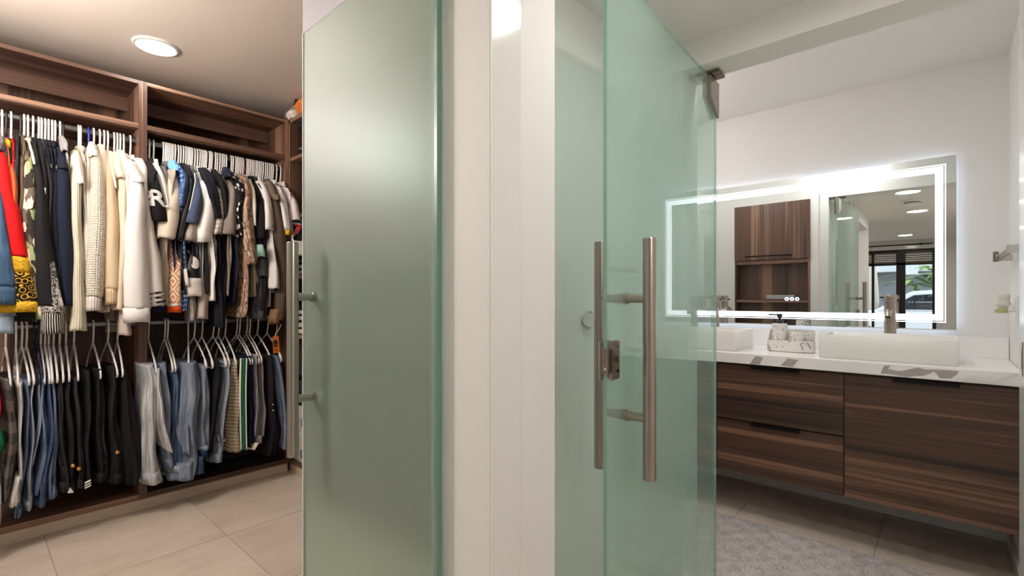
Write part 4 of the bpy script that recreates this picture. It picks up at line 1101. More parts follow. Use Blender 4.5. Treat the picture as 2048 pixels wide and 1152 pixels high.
tee('patterned_shirt', 'brown shirt with zigzag shoulder print near the wardrobe corner', 530, fab('brown cotton', (84, 70, 60)), 'brown zigzag shirt',
    [(541, 364, 14), (549, 390, 16), (556, 420, 22), (562, 455, 30), (566, 490, 34), (568, 540, 26), (566, 600, 22), (560, 640, 20)], cat='shirt', yo=.0,
    extra=[('shoulder_print', 'S', fab('brown zigzag', (70, 58, 50), 'zigzag', (146, 126, 108)), [(541, 362, 14), (549, 384, 18), (557, 400, 10)], {'near': 1, 'yo': -.012, 'label': 'zigzag shoulder print'}),
           ('satin_hem', 'S', fab('bronze satin', (120, 92, 62), rough=.45), [(558, 618, 22), (556, 636, 23), (554, 648, 18)], {'near': 1, 'i0': 3, 'label': 'bronze satin hem'})])
tee('white_long_sleeve', 'white long sleeved top with rolled cuff under the brown shirt', 521, WHT, 'white long sleeved top',
    [(530, 380, 10), (540, 440, 10), (548, 510, 12), (552, 545, 18), (553, 577, 20)], yo=-.02, collar=False)
tee('yellow_trim_jersey', 'white jersey whose sleeve ends in a yellow band', 541.5, WHT, 'yellow trimmed jersey',
    [(560, 376, 14), (568, 398, 20), (574, 430, 19), (577, 452, 17), (578, 461, 15)], yo=-.012,
    extra=[('yellow_band', 'S', YEL, [(578, 460, 15), (578, 470, 14)], {'near': 1, 'i0': 3, 'label': 'yellow sleeve band'})])
e, made = tee('number_jersey', 'white jersey with black sleeve panel and red number in the corner', 560, fab('jersey white', (216, 208, 206)), 'number jersey in the corner',
    [(580, 384, 14), (590, 408, 20), (597, 445, 25), (602, 480, 28), (604, 512, 26)], yo=-.015, so={'amp': .05})
decal(flat_shape([(585, 440), (594, 438), (603, 440), (607, 460), (611, 480), (600, 482), (586, 480)], 3.2), made[0], BLK, 'black_panel', e, .004, 'black sleeve panel')
letter('7', 594, 461, 31, e, made[0], WHT, 'white outline of the number', 'number_outline', 3.2, 1.25, .12, .007)
letter('7', 594, 461, 24, e, made[0], fab('red print', (186, 40, 48)), 'red number 7', 'number', 3.2, 1.25, .12, .010)
# remaining hangers packed on the upper right rail
SHORT = {298: 'letter jersey', 306.5: 'white T-shirt behind it', 330: 'grey dark collared T-shirt', 337: 'boxy cream T-shirt', 341: 'diamond shirt', 345: 'paisley shirt', 356: 'piped shirt', 366: 'crescent shirt',
         371: 'slate T-shirt', 378: 'acid washed T-shirt', 383.5: 'sage T-shirt', 389: 'bright white T-shirt', 403: 'blue black jersey', 412: 'striped T-shirt', 423: 'black T-shirt', 434: 'taupe T-shirt',
         451.7: 'floral shirt', 474: 'botanical shirt', 485: 'narrow white T-shirt', 496: 'next black T-shirt', 503.5: 'mint cuffed T-shirt', 511: 'wide white T-shirt', 521: 'white long sleeve', 530: 'zigzag shirt',
         541.5: 'yellow trimmed jersey', 560: 'number jersey'}
gaps = {}
for x in (326, 333.5, 349.5, 361, 375, 381, 394, 399, 407, 409.5, 418, 420.5, 430, 439, 443.5, 447, 461.5, 465, 470.5, 477, 481, 488, 493, 499.5, 507, 514, 517.6, 525, 534, 538, 545, 552):
    lo, hi = max(k for k in SHORT if k < x), min(k for k in SHORT if k > x)
    gaps.setdefault((lo, hi), []).append(x)
for (lo, hi), xs in gaps.items():
    for i, x in enumerate(xs):
        nth = '' if len(xs) == 1 else ('first ', 'second ', 'third ')[i]
        col = 'maroon' if x == 488 else 'white'
        hanger(hookX(x), ZR1, nth + col + ' hanger between ' + SHORT[lo] + ' and ' + SHORT[hi], HANGER_MAROON if x == 488 else None, 'spare hangers on the upper right rail')
# small grey tails, tops that show only their lower end
for hx, lab, tx, m, pts, yo in (
        (349, 'grey acid washed top ending in a narrow tail under the crescent shirt', 'grey tailed top', fab('grey acid wash', (118, 112, 108), 'acid'), [(378, 500, 8), (384, 590, 22), (386, 615, 22), (384, 643, 18)], .06),
        (392, 'beige grey top with raw hem behind the crescent shirt', 'beige raw hem top', fab('beige grey cotton', (188, 174, 164)), [(404, 500, 10), (408, 580, 18), (409, 610, 22), (408, 638, 24)], .06),
        (399.5, 'black vest hanging between crescent shirt and bright white body', 'black vest', BLK, [(412, 440, 10), (414, 510, 13), (414, 560, 14), (414, 588, 14)], .045),
        (327, 'dark navy shirt whose hem shows between white stripes and diamond print', 'navy hemmed shirt', fab('deep navy', (24, 30, 66)), [(318, 480, 14), (322, 580, 26), (324, 612, 34), (325, 624, 34)], .06),
        (517, 'charcoal shirt with frayed grey hem in front of the lower hangers', 'charcoal frayed shirt', fab('charcoal wash', (58, 58, 60), 'acid', (110, 110, 112)), [(520, 520, 14), (522, 590, 28), (522, 620, 34), (520, 637, 30)], .05)):
    garment('hanging_shirt', lab, 'shirt', hx, m, [('body', 'S', None, pts, {'near': 1, 'yo': yo, 'i0': 2})], htxt=tx, body=(560, .009), collar=False, hang=False)

# ---- trousers on the lower rails --------------------------------------------
def nearX(x): a, b = dirs(x); return 3.252 * a / b
def trousers(name, label, nx, mat, tx, legs, hmat=None, extra=(), yaw=None, yo=0.0, b=.17, cat='trousers', hang=True):
    X = nearX(nx)
    e = empty(name, label, cat, (X, YROD, ZR2))
    if hang:
        hanger(X, ZR2, ('white plastic' if hmat is None else hmat[1]) + ' hanger on the lower rail holding the ' + tx, hmat[0] if hmat else None, yaw=yaw)
    for i, pts in enumerate(legs):
        seedc[0] += 1
        rows = [row(p[0], p[1], p[2], (3.262, 3.25, 3.245)[min(j, 2)] + yo - .012 * i + (p[3] if len(p) > 3 else 0), b) for j, p in enumerate(pts)]
        sl = random.Random(seedc[0] * 7).uniform(-.05, .32)
        lg = obj('leg', drape(rows, seedc[0], .11, n=40, kf=(5, 8, 13), wig=.006, slant=sl), mat, e)
        if 'jeans' in name and not extra and i == 0 and pts[-1][2] >= 14:
            x1, y1, w1 = pts[-1][:3]; x0, y0, w0 = pts[-2][:3]
            f = 1 - 17 / max(18, y1 - y0); xm, wm = x0 + (x1 - x0) * f, w0 + (w1 - w0) * f
            rr2 = [row(xm, y1 - 17, wm + 2.5, 3.242 + yo, b * 1.02), row(x1, y1 + 1, w1 + 2.5, 3.242 + yo, b * 1.02)]
            obj('waistband', drape(rr2, seedc[0], .11, n=40, kf=(5, 8, 13), wig=.001), mat, e)
            px_, py_ = xm + (x0 - xm) * .25, y1 - 40
            pk = flat_shape([(px_ - wm * .30, py_ - 18), (px_ + wm * .28, py_ - 18), (px_ + wm * .30, py_ + 8), (px_, py_ + 15), (px_ - wm * .28, py_ + 8)], 3.24)
            decal(pk, lg, mat, 'pocket', e, .005)
    for nm, m, pts, lab in extra:
        seedc[0] += 1
        rows = [row(p[0], p[1], p[2], 3.238 + yo - .012, b * 1.03) for p in pts]
        obj(nm, drape(rows, seedc[0], .10, n=40, kf=(5, 8, 13), wig=.001), m or mat, e, label=lab)
    return e
JB1, JB2 = fab('mid blue jeans', (88, 106, 134), 'denim', (146, 160, 182)), fab('dark blue jeans', (62, 80, 110), 'denim', (112, 130, 156))
JG, JLG = fab('blue grey jeans', (140, 148, 162), 'denim', (192, 196, 204)), fab('pale grey jeans', (156, 160, 168), 'acid', (196, 198, 202))
JBK, JBK2 = fab('black jeans', (30, 28, 30), 'denim', (52, 48, 50)), fab('faded black jeans', (42, 38, 40), 'denim', (70, 64, 64))
JACID, JGREY = fab('acid grey jeans', (168, 168, 171), 'acid', (208, 206, 206)), fab('grey twill', (118, 112, 110))
JSL, JW = fab('slate jeans', (112, 122, 140), 'denim', (160, 168, 182)), fab('washed jeans', (120, 130, 146), 'denim', (174, 178, 186))
PLAID = fab('grey black plaid', (34, 30, 30), 'plaid', (150, 140, 132))
REDT = fab('red track cotton', (196, 36, 60)); GRN = fab('green satin', (18, 112, 74), rough=.6)
trousers('track_trousers', 'red track trousers cut off at the left frame edge, white lower leg', -8, REDT, 'red track trousers',
         [[(-10, 760, 14), (-6, 800, 16), (-5, 850, 14)]], extra=[('green_panel', GRN, [(-4, 872, 26), (2, 890, 26), (0, 908, 16)], 'green panel'), ('white_leg', WHT, [(-12, 930, 24), (-4, 985, 26), (-4, 1030, 22), (-9, 1072, 20)], 'white lower leg')], yo=-.03)
trousers('plaid_trousers', 'grey and black plaid trousers at the left of the lower rail', 16, PLAID, 'plaid trousers', [[(14, 757, 24), (18, 800, 34), (22, 880, 42), (21, 950, 36), (14, 1008, 22)]], yo=-.012)
trousers('white_jeans', 'narrow white jeans right of the plaid trousers', 38, OFF, 'white jeans', [[(40, 766, 18), (43, 820, 13), (46, 880, 11), (44, 930, 13), (41, 960, 12)]], extra=[('waistband', None, [(39, 958, 14), (33, 985, 22), (29, 1014, 30)], None)], yo=-.02)
hanger(nearX(50), ZR2, 'white plastic hanger second of the three wide ones at lower left', yaw=4)
trousers('blue_jeans', 'blue jeans with stacked pale cuffs right of the white jeans', 60, JB1, 'first blue jeans', [[(54, 762, 16), (55, 820, 16), (52, 900, 16), (46, 965, 16), (40, 1020, 20), (38, 1035, 18)]], yaw=4)
trousers('grey_blue_jeans', 'pale grey blue jeans with a rolled hem among blue jeans', 75, JG, 'pale grey blue jeans', [[(68, 760, 14), (66, 820, 14), (62, 900, 16), (58, 960, 18), (58, 1021, 20)], [(80, 765, 8), (76, 850, 9), (68, 920, 12), (65, 936, 12)]], hmat=(HANGER_BLACK, 'black plastic'))
trousers('blue_jeans', 'wide mid blue jeans with a visible fly seam', 85, JB1, 'wide mid blue jeans', [[(86, 760, 18), (88, 830, 26), (86, 900, 30), (80, 960, 24), (74, 990, 18)]], hmat=(HANGER_NAVY, 'navy blue plastic'), yaw=2)
trousers('blue_jeans', 'dark blue jeans whose pockets fold forward above the wardrobe base', 99, JB2, 'dark blue folded jeans', [[(98, 762, 14), (100, 830, 16), (98, 900, 22), (92, 960, 34), (84, 1014, 26)]])
trousers('blue_jeans', 'mid blue jeans directly left of the black jeans', 107, JB1, 'blue jeans left of black', [[(106, 764, 16), (110, 830, 16), (110, 900, 20), (110, 950, 28), (106, 998, 26)]])
BUT = plain('brass button', rgb(214, 160, 96), .3, .9)
def button(e, x, y, m=None, r=.0095):
    p = PY(x, y, 3.222)
    bm = tube([p + Vector((0, .02, 0)), p, p + Vector((0, -.003, 0))], 0, n=16, radii=[r, r, r * .7])
    obj('button', bm, m or BUT, e, True, label='shiny metal button')
e = trousers('black_jeans', 'faded black jeans next to the blue jeans, knee creased', 117, JBK2, 'faded black jeans', [[(124, 758, 18), (122, 830, 22), (124, 900, 26), (128, 950, 28), (130, 984, 24)]])
e = trousers('black_jeans', 'black jeans with the left one of two brass buttons', 130, JBK, 'black jeans with left button', [[(138, 756, 18), (140, 830, 22), (142, 910, 24), (142, 985, 26)]])
button(e, 146, 932)
obj('care_label', prism([tuple(PY(x, y, 3.2).xz) for x, y in ((136, 988), (141, 976), (149, 987))], 1, 3.215, 3.218), WHT, e, label='white care label')
e = trousers('black_jeans', 'black jeans with the right one of two brass buttons', 143, JBK2, 'black jeans with right button', [[(152, 755, 20), (156, 830, 22), (160, 900, 26), (162, 976, 30)]])
button(e, 158, 938)
e = trousers('black_trousers', 'soft black trousers with a white striped waist label', 160, JBK, 'soft black trousers', [[(176, 742, 20), (180, 820, 22), (178, 900, 22), (176, 968, 20)]])
for k in range(3):
    obj('label_stripe', prism([tuple(PY(x, y, 3.2).xz) for x, y in ((170, 966 + k * 5), (182, 960 + k * 5), (182, 962 + k * 5), (170, 968 + k * 5))], 1, 3.20, 3.214), WHT, e, label='white label stripe')
trousers('black_jeans', 'black jeans on the hanger just right of the cream cuff', 200, JBK, 'black jeans below cream cuff', [[(200, 738, 18), (204, 820, 28), (206, 900, 30), (204, 964, 28)]])
e = trousers('black_jeans', 'black jeans with a single brass button on the fly', 231, JBK, 'single button black jeans', [[(228, 734, 18), (230, 820, 28), (236, 900, 34), (236, 966, 40)]])
button(e, 235, 905)
trousers('black_trousers', 'wide black trousers bulging past the wardrobe divider', 251, BLK, 'wide black trousers', [[(248, 742, 22), (258, 810, 36), (266, 880, 48), (272, 930, 48), (264, 972, 38)]], yaw=-3)

trousers('acid_jeans', 'pale grey acid washed jeans right of the wardrobe divider', 315, JACID, 'pale grey acid washed jeans',
         [[(302, 730, 28), (304, 790, 32), (304, 850, 34), (306, 920, 40), (311, 968, 48)], [(318, 738, 14), (322, 790, 20), (328, 850, 30), (339, 905, 28)]], extra=[('waistband', None, [(308, 948, 46), (312, 970, 50)], None)], yo=-.02)
trousers('grey_blue_jeans', 'grey blue jeans half hidden behind the acid washed pair', 349, JSL, 'half hidden grey blue jeans', [[(328, 727, 26), (332, 790, 22), (336, 870, 22), (344, 936, 22)]], yaw=-2)
trousers('blue_jeans', 'clear mid blue jeans with rolled pale hem', 355, JB2, 'clear mid blue jeans', [[(350, 738, 22), (356, 790, 26), (358, 850, 26), (360, 900, 34), (360, 934, 40)]], extra=[('rolled_hem', JG, [(359, 932, 40), (359, 946, 40)], 'pale rolled hem')])
trousers('slate_jeans', 'wide slate blue jeans with a stitched back pocket', 410, JSL, 'wide slate blue jeans', [[(384, 726, 40), (386, 780, 48), (384, 850, 50), (382, 910, 52), (374, 962, 52)]],
         extra=[('waistband', None, [(378, 926, 50), (372, 962, 52)], 'stitched waistband'), ('back_pocket', None, [(376, 852, 10), (377, 880, 17), (377, 910, 15)], 'stitched back pocket')], yo=-.03)
trousers('blue_jeans', 'blue jeans with frayed pale hem beside the slate pair', 426, JW, 'frayed hem blue jeans', [[(410, 732, 22), (413, 790, 28), (413, 850, 30), (412, 895, 32)]],
         extra=[('frayed_hem', JG, [(412, 893, 32), (412, 901, 34)], 'frayed pale hem'), ('dark_cuff', fab('indigo', (34, 52, 92), 'denim'), [(411, 900, 30), (411, 913, 28)], 'dark indigo cuff'), ('dark_lower_leg', JB2, [(404, 914, 24), (402, 950, 22)], 'dark lower leg')], yo=-.012)
trousers('black_trousers', 'black trousers between frayed blue jeans and washed jeans', 449, BLK, 'black trousers by frayed jeans', [[(434, 722, 24), (433, 790, 26), (428, 850, 24), (424, 910, 20)]], yaw=3)
trousers('washed_jeans', 'washed blue grey jeans with a pink waist button', 460, JW, 'washed blue grey jeans', [[(458, 724, 12), (454, 790, 14), (449, 850, 18), (442, 905, 28), (438, 925, 28)]], yo=-.012)
button(bpy.data.objects['washed_jeans'], 449, 881, plain('pink copper', rgb(200, 140, 120), .3, .6), .008)
CHK = fab('cream black check', (196, 180, 150), 'check', (120, 108, 92), (40, 36, 34))
e = trousers('check_trousers', 'cream and black checked trousers with green side stripe', 474, CHK, 'green striped check trousers', [[(474, 722, 24), (472, 790, 32), (470, 850, 38), (470, 905, 46)]], yo=-.01)
for nm, m, x0, x1, lab in (('side_stripe', GRN, 484.5, 493, 'green satin side stripe'), ('piping', WHT, 481.5, 484.5, 'white piping'), ('piping', WHT, 493, 495.5, 'white piping')):
    rows = [row((x0 + x1) / 2 + (0, -1.5, -1, 0)[k], y, (x1 - x0) * (1, 1.2, 1.3, 1.25)[k], 3.225 - (.004 if m is WHT else 0), .012) for k, y in enumerate((717, 780, 850, 900))]
    obj(nm, drape(rows, 3, .01, n=12, wig=0), m, e, label=lab)
trousers('navy_trousers', 'black and navy trousers right of the green side stripe', 497, NVY, 'black and navy trousers', [[(502, 712, 18), (504, 780, 20), (502, 850, 22), (502, 895, 22)]], yaw=3, yo=-.006)
trousers('distressed_jeans', 'ripped pale grey jeans between navy and grey trousers', 503, fab('distressed grey', (150, 150, 154), 'acid', (70, 68, 70)), 'ripped pale grey jeans', [[(514, 710, 9), (515, 780, 12), (515, 840, 14), (514, 872, 12)]], yaw=2, yo=-.008)
trousers('grey_trousers', 'grey twill trousers with rolled cuff and cream lining', 518, JGREY, 'grey twill trousers', [[(525, 712, 14), (526, 780, 14), (525, 840, 16), (524, 874, 20)]], extra=[('cuff', None, [(523, 871, 22), (522, 886, 23)], 'rolled cuff'), ('lining', CRM, [(517, 886, 22), (508, 900, 20)], 'cream lining')])
e = trousers('cargo_trousers', 'black cargo trousers with two silver press studs', 540, BLK, 'black cargo trousers', [[(542, 710, 18), (546, 770, 24), (549, 840, 30), (550, 880, 36), (546, 912, 32)]], yo=-.008)
button(e, 546, 809, CHROME, .006); button(e, 547, 821, CHROME, .008)
trousers('pale_blue_jeans', 'light blue jeans in the wardrobe corner under the orange tag', 560, fab('light blue jeans', (106, 120, 150), 'denim', (150, 162, 186)), 'light blue corner jeans', [[(554, 713, 20), (564, 755, 22), (569, 815, 18), (569, 870, 14), (568, 900, 10)]], yaw=3)
folded('folded_clothes', 'folded black clothes lying on the wardrobe base under checked trousers', 'clothes', 1.06, 1.30, 3.44, 3.80, Z0 + .001, .13, F_BLACK, 12)
# lower spare hangers
for x, lab in ((524, 'white plastic hanger right of the grey twill trousers'), (98 - 8, 'white plastic hanger left of the dark blue folded jeans'), (398, 'empty white plastic hanger turned sideways left of the slate jeans')):
    hanger(nearX(x), ZR2, lab, yaw=-14 if x == 398 else None)
# orange swing tag on the corner shirt
tg = empty('swing_tag', 'orange cardboard swing tag on white strings above the light blue jeans', 'tag', PY(552, 690, 3.215))
P4 = [PY(x, y, 3.215) for x, y in ((545, 674), (557, 671), (560, 704), (547, 707))]
bm = bmesh.new(); f = [bm.verts.new(p) for p in P4]; g = [bm.verts.new(p + Vector((0, .003, 0))) for p in P4]
bm.faces.new(f); bm.faces.new(g[::-1])
for k in range(4): bm.faces.new((f[k], f[(k + 1) % 4], g[(k + 1) % 4], g[k]))
obj('card', bm, plain('orange card', rgb(204, 112, 36), .6), tg)
for k, (y0, y1) in enumerate(((680, 689), (690, 693), (698, 701))):
    obj('print', prism([tuple(PY(x, y, 3.2).xz) for x, y in ((548, y0 + 1), (556, y0), (557, y1), (549, y1 + 1))], 1, 3.2115, 3.2135), plain('dark print', rgb(52, 40, 34), .6) if k < 2 else plain('brown print', rgb(140, 72, 24), .6), tg)
obj('string', tube([PY(554, 646, 3.225), PY(554, 660, 3.22), PY(549, 674, 3.214)], .0014, n=6), WHT, tg, True)
obj('string', tube([PY(563, 648, 3.225), PY(556, 662, 3.22), PY(549, 674, 3.214)], .0014, n=6), WHT, tg, True)
# ------------------------------------------------------------------ bathroom
XF, XC, ZCT = 2.825, 2.805, 0.90
def vanity(y0, y1, label, drawers, gap=.004):
    e = empty('vanity_cabinet', label, 'cabinet', (XV, (y0 + y1) / 2, 0.242))
    obj('body', box(XF + .02, XV - .002, y0 + .001, y1 - .001, 0.244, 0.838), WOOD_Y, e)
    for z0, z1, h0, h1 in drawers:
        d = obj('drawer', box(XF, XF + .019, y0 + gap / 2, y1 - gap / 2, z0, z1), DRAWER, e, bevel=.0008)
        hb = box(XF - .014, XF + .004, h0, h1, z1 + .0005, z1 + .003); box(XF - .015, XF - .012, h0, h1, z1 - .012, z1 + .003, hb)
        obj('handle', hb, BLACK, d)
    return e
vanity(-0.232, 0.367, 'walnut vanity cabinet with one deep front under the sink with marbled edge', [(0.242, 0.832, -.046, .181)])
vanity(0.367, 0.966, 'walnut vanity cabinet with two drawers in the middle of the vanity', [(0.534, 0.832, .553, .786), (0.242, 0.526, .553, .786)])
vanity(0.966, 1.648, 'walnut vanity cabinet at the left end beside the green glass door', [(0.534, 0.832, 1.19, 1.42), (0.242, 0.526, 1.19, 1.42)])
ct = empty('vanity_countertop', 'white quartz vanity countertop with grey veins along its front edge', 'countertop', (XV, .7, .845))
obj('slab', box(XC, XV - .002, YR + .002, YL - .002, .845, ZCT), QUARTZ, ct, bevel=.0015)
obj('backsplash', box(XV - .02, XV - .002, YR + .002, YL - .002, ZCT, 1.008), QUARTZ, ct, bevel=.0015)
# broad grey vein patches printed on the front edge
VEIN = plain('grey quartz vein', rgb(176, 170, 164), .25, nscale=60, namt=.15)
for poly in ([(1499, 728), (1511, 712), (1526, 715), (1519, 729)], [(1561, 731), (1575, 717), (1597, 720), (1585, 734)],
             [(1761, 747), (1768, 731), (1782, 731), (1776, 737), (1790, 741), (1802, 742), (1812, 740), (1836, 735), (1852, 739), (1876, 739), (1918, 742), (1914, 749), (1902, 757), (1880, 757), (1873, 748), (1868, 743), (1858, 748), (1844, 752), (1830, 752), (1812, 754), (1790, 750), (1775, 748)]):
    pp = [PX(x, y, XC) for x, y in poly]
    obj('vein', prism([(p.y, min(.8985, max(.8465, p.z))) for p in pp], 0, XC - .0006, XC + .001), VEIN, ct, label='grey vein on the front edge')

def sink(y0, y1, x0, x1, label):
    z0, z1 = ZCT, 1.016
    e = empty('vessel_sink', label, 'sink', ((x0 + x1) / 2, (y0 + y1) / 2, z0))
    bm = bmesh.new()
    def loop(inset, z, r, n=7):
        a0, a1, b0, b1 = x0 + inset, x1 - inset, y0 + inset, y1 - inset
        out = []
        for cx_, cy_, s in ((a1 - r, b1 - r, 0), (a0 + r, b1 - r, 90), (a0 + r, b0 + r, 180), (a1 - r, b0 + r, 270)):
            for k in range(n):
                a = math.radians(s + 90 * k / (n - 1))
                out.append(bm.verts.new((cx_ + r * math.cos(a), cy_ + r * math.sin(a), z)))
        return out
    L = [loop(.004, z0, .006), loop(.0, z0 + .004, .009), loop(.0, z1 - .002, .009), loop(.002, z1, .008), loop(.010, z1, .006), loop(.012, z1 - .002, .006), loop(.018, z0 + .04, .03), loop(.05, z0 + .02, .05), loop(.12, z0 + .016, .04)]
    for A, B in zip(L, L[1:]):
        n = len(A)
        for k in range(n): bm.faces.new((A[k], A[(k + 1) % n], B[(k + 1) % n], B[k]))
    bm.faces.new(L[0][::-1]); bm.faces.new(L[-1])
    bmesh.ops.recalc_face_normals(bm, faces=bm.faces)
    smooth_angle(obj('basin', bm, PORCELAIN, e), 50)
    obj('drain', lathe([(0, .003), (.02, .003), (.022, .0), (0, 0)], ((x0 + x1) / 2, (y0 + y1) / 2, z0 + .0165)), CHROME, e, True)
    return e
sink(-.045, .484, 2.892, 3.23, 'white rectangular vessel sink in full view beside the soap set')
sink(.885, 1.41, 2.892, 3.23, 'white rectangular vessel sink partly hidden by the green glass door')
def faucet(y, label):
    x = 3.30
    e = empty('faucet', label, 'faucet', (x, y, ZCT))
    smooth_angle(obj('base_ring', lathe([(.031, 0), (.031, .006), (.027, .008)], (x, y, ZCT)), STEEL, e))
    smooth_angle(obj('column', lathe([(.026, .006), (.0265, .01), (.0265, .282), (.024, .284), (0, .284)], (x, y, ZCT), n=36), STEEL, e))
    hd = obj('lever_cap', lathe([(.0285, .286), (.0295, .288), (.0295, .316), (.028, .320), (0, .320)], (x, y, ZCT), n=36), STEEL, e)
    smooth_angle(hd)
    obj('lever', cyl((x, y + .028, ZCT + .306), (x, y + .045, ZCT + .306), .004, n=12), BLACK, hd, True)
    obj('lever', cyl((x, y - .028, ZCT + .293), (x, y - .040, ZCT + .293), .004, n=12), BLACK, hd, True)
    sp = tube([(x - .02, y, ZCT + .236), (x - .11, y, ZCT + .230), (x - .128, y, ZCT + .222), (x - .134, y, ZCT + .205)], .0135, n=20, caps=True)
    o = obj('spout', sp, STEEL, e); smooth_angle(o)
    obj('aerator', cyl((x - .134, y, ZCT + .206), (x - .1345, y, ZCT + .199), .0115, n=20), BLACK, o)
faucet(.222, 'brushed nickel tower faucet standing behind the fully visible sink')
faucet(1.14, 'brushed nickel tower faucet at the left end beside the green glass door')

# soap set
tr = empty('vanity_tray', 'speckled marble tray with a raised back rim holding the soap set', 'tray', (3.10, .652, ZCT))
bm = bmesh.new(); n = 48
rx, ry = .062, .118
def sq(t, a, b, p=3.2):
    c, s_ = math.cos(t), math.sin(t)
    k = (abs(c) ** p + abs(s_) ** p) ** (-1 / p)
    return a * c * k, b * s_ * k
LL = []
for ins, zz in ((.006, 0), (0, .005), (0, 1), (.004, 1), (.005, .01), (.03, .01)):
    ring = []
    for k in range(n):
        t = 2 * math.pi * k / n
        dx, dy = sq(t, rx - ins, ry - ins)
        z = zz
        if zz == 1:
            u = max(0, min(1, (dx / rx + .15) / .7)); z = .066 + .056 * u * u * (3 - 2 * u)
        ring.append(bm.verts.new((3.10 + dx, .652 + dy, ZCT + z)))
    LL.append(ring)
for A, B in zip(LL, LL[1:]):
    for k in range(n): bm.faces.new((A[k], A[(k + 1) % n], B[(k + 1) % n], B[k]))
bm.faces.new(LL[0][::-1]); bm.faces.new(LL[-1])
bmesh.ops.recalc_face_normals(bm, faces=bm.faces)
smooth_angle(obj('tray_body', bm, MARBLE_S, tr), 50)
sd_ = empty('soap_dispenser', 'speckled marble soap dispenser with a black pump', 'soap dispenser', (3.085, .706, ZCT + .011))
c = (3.085, .706, ZCT + .011)
smooth_angle(obj('bottle', lathe([(0, 0), (.036, 0), (.039, .003), (.039, .142), (.036, .146), (.02, .148)], c, n=36), MARBLE_S, sd_))
smooth_angle(obj('collar', lathe([(.019, .147), (.019, .160), (.016, .165), (.007, .168), (.007, .180)], c), BLACKP, sd_))
pm = obj('pump_head', lathe([(.007, .178), (.013, .182), (.013, .2), (.012, .202), (0, .202)], c), BLACKP, sd_); smooth_angle(pm)
obj('nozzle', tube([(c[0], c[1], c[2] + .195), (c[0] - .005, c[1] + .05, c[2] + .197), (c[0] - .005, c[1] + .056, c[2] + .194)], .004, n=10), BLACKP, pm, True)
for y, x, lab, z in ((.618, 3.078, 'speckled marble tumbler next to the soap dispenser in the tray', .108), (.575, 3.115, 'speckled marble tumbler at the tray end partly behind the other', .104)):
    tb = empty('tumbler', lab, 'tumbler', (x, y, ZCT + .011))
    smooth_angle(obj('cup', lathe([(0, 0), (.036, 0), (.038, .003), (.039, z), (.036, z), (.034, .01), (0, .008)], (x, y, ZCT + .011), n=36), MARBLE_S, tb))

# backlit mirror
XM = XV - .035
MY0, MY1, MZ0, MZ1 = -.042, 1.40, 1.034, 1.941
mr = empty('backlit_mirror', 'large rectangular backlit mirror with a glowing white border above the sinks', 'mirror', (XV, .765, MZ0))
def frame_bm(ins0, ins1, x0, x1):
    bm = bmesh.new()
    a, b = ins0, ins1
    box(x0, x1, MY0 + a, MY1 - a, MZ0 + a, MZ0 + b, bm); box(x0, x1, MY0 + a, MY1 - a, MZ1 - b, MZ1 - a, bm)
    box(x0, x1, MY0 + a, MY0 + b, MZ0 + b, MZ1 - b, bm); box(x0, x1, MY1 - b, MY1 - a, MZ0 + b, MZ1 - b, bm)
    return bm
obj('mirror_glass', box(XM, XM + .005, MY0, MY1, MZ0, MZ1), MIRROR, mr)
LEDM, LEDB = emit('led strip', C_LED, L_LED), emit('back light', (0.72, 0.82, 1.0), L_BACK)
obj('light_line', frame_bm(.040, .0445, XM - .0012, XM), LEDM, mr, label='thin glowing line round the mirror')
obj('light_border', frame_bm(.050, .083, XM - .0012, XM), LEDM, mr, label='broad glowing white border')
obj('housing', box(XM + .0052, XV - .001, MY0 + .03, MY1 - .03, MZ0 + .03, MZ1 - .03), plain('grey housing', rgb(170, 170, 172), .5), mr)
obj('back_light', frame_bm(.018, .029, XM + .006, XM + .018), LEDB, mr, label='cool backlight strip behind the edge')
for k, yy in enumerate((.735, .707, .679)):
    z = 1.197
    bm = tube([(XM - .001, yy + .0095 * math.cos(a), z + .0095 * math.sin(a)) for a in [2 * math.pi * q / 24 for q in range(25)]], .0022, n=6)
    ic = obj('touch_button', bm, emit('icon light', (.75, .86, 1.0), 2.0), mr, label='glowing round touch button')
    b2 = tube([(XM - .001, yy - .003, z - .002), (XM - .001, yy, z + .004), (XM - .001, yy + .003, z - .002)], .0014, n=6)
    obj('icon', b2, emit('icon light small', (.75, .86, 1.0), 2.0), ic)

# right wall: towel bar, plug in freshener on an outlet
tbm = empty('towel_bar', 'flat bronze towel bar on the bathroom side wall', 'towel bar', (3.0, YR, 1.398))
BRONZE = plain('bronze bar', rgb(128, 110, 100), .45, .5)
obj('bar', box(2.72, 3.27, -.196, -.188, 1.380, 1.408), BRONZE, tbm, bevel=.001)
obj('end_post', box(3.262, 3.282, YR, -.178, 1.378, 1.41), CHROME, tbm, bevel=.002)
obj('end_hook', box(3.270, 3.282, -.19, -.170, 1.376, 1.424), BRONZE, tbm, bevel=.001)
obj('end_post', box(2.70, 2.72, YR, -.178, 1.378, 1.41), CHROME, tbm, bevel=.002)
ol = empty('wall_outlet', 'white outlet plate on the bathroom side wall', 'outlet', (3.05, YR, 1.15))
obj('plate', box(3.00, 3.075, YR, YR + .006, 1.09, 1.21), WHITEP, ol, bevel=.0015)
obj('socket', box(3.018, 3.056, YR + .006, YR + .010, 1.105, 1.195), WHITEP, ol, bevel=.001)
af = empty('air_freshener', 'white plug-in air freshener with a small oil bottle on the wall outlet', 'air freshener', (3.05, YR + .01, 1.17))
bm = bmesh.new()
R = []
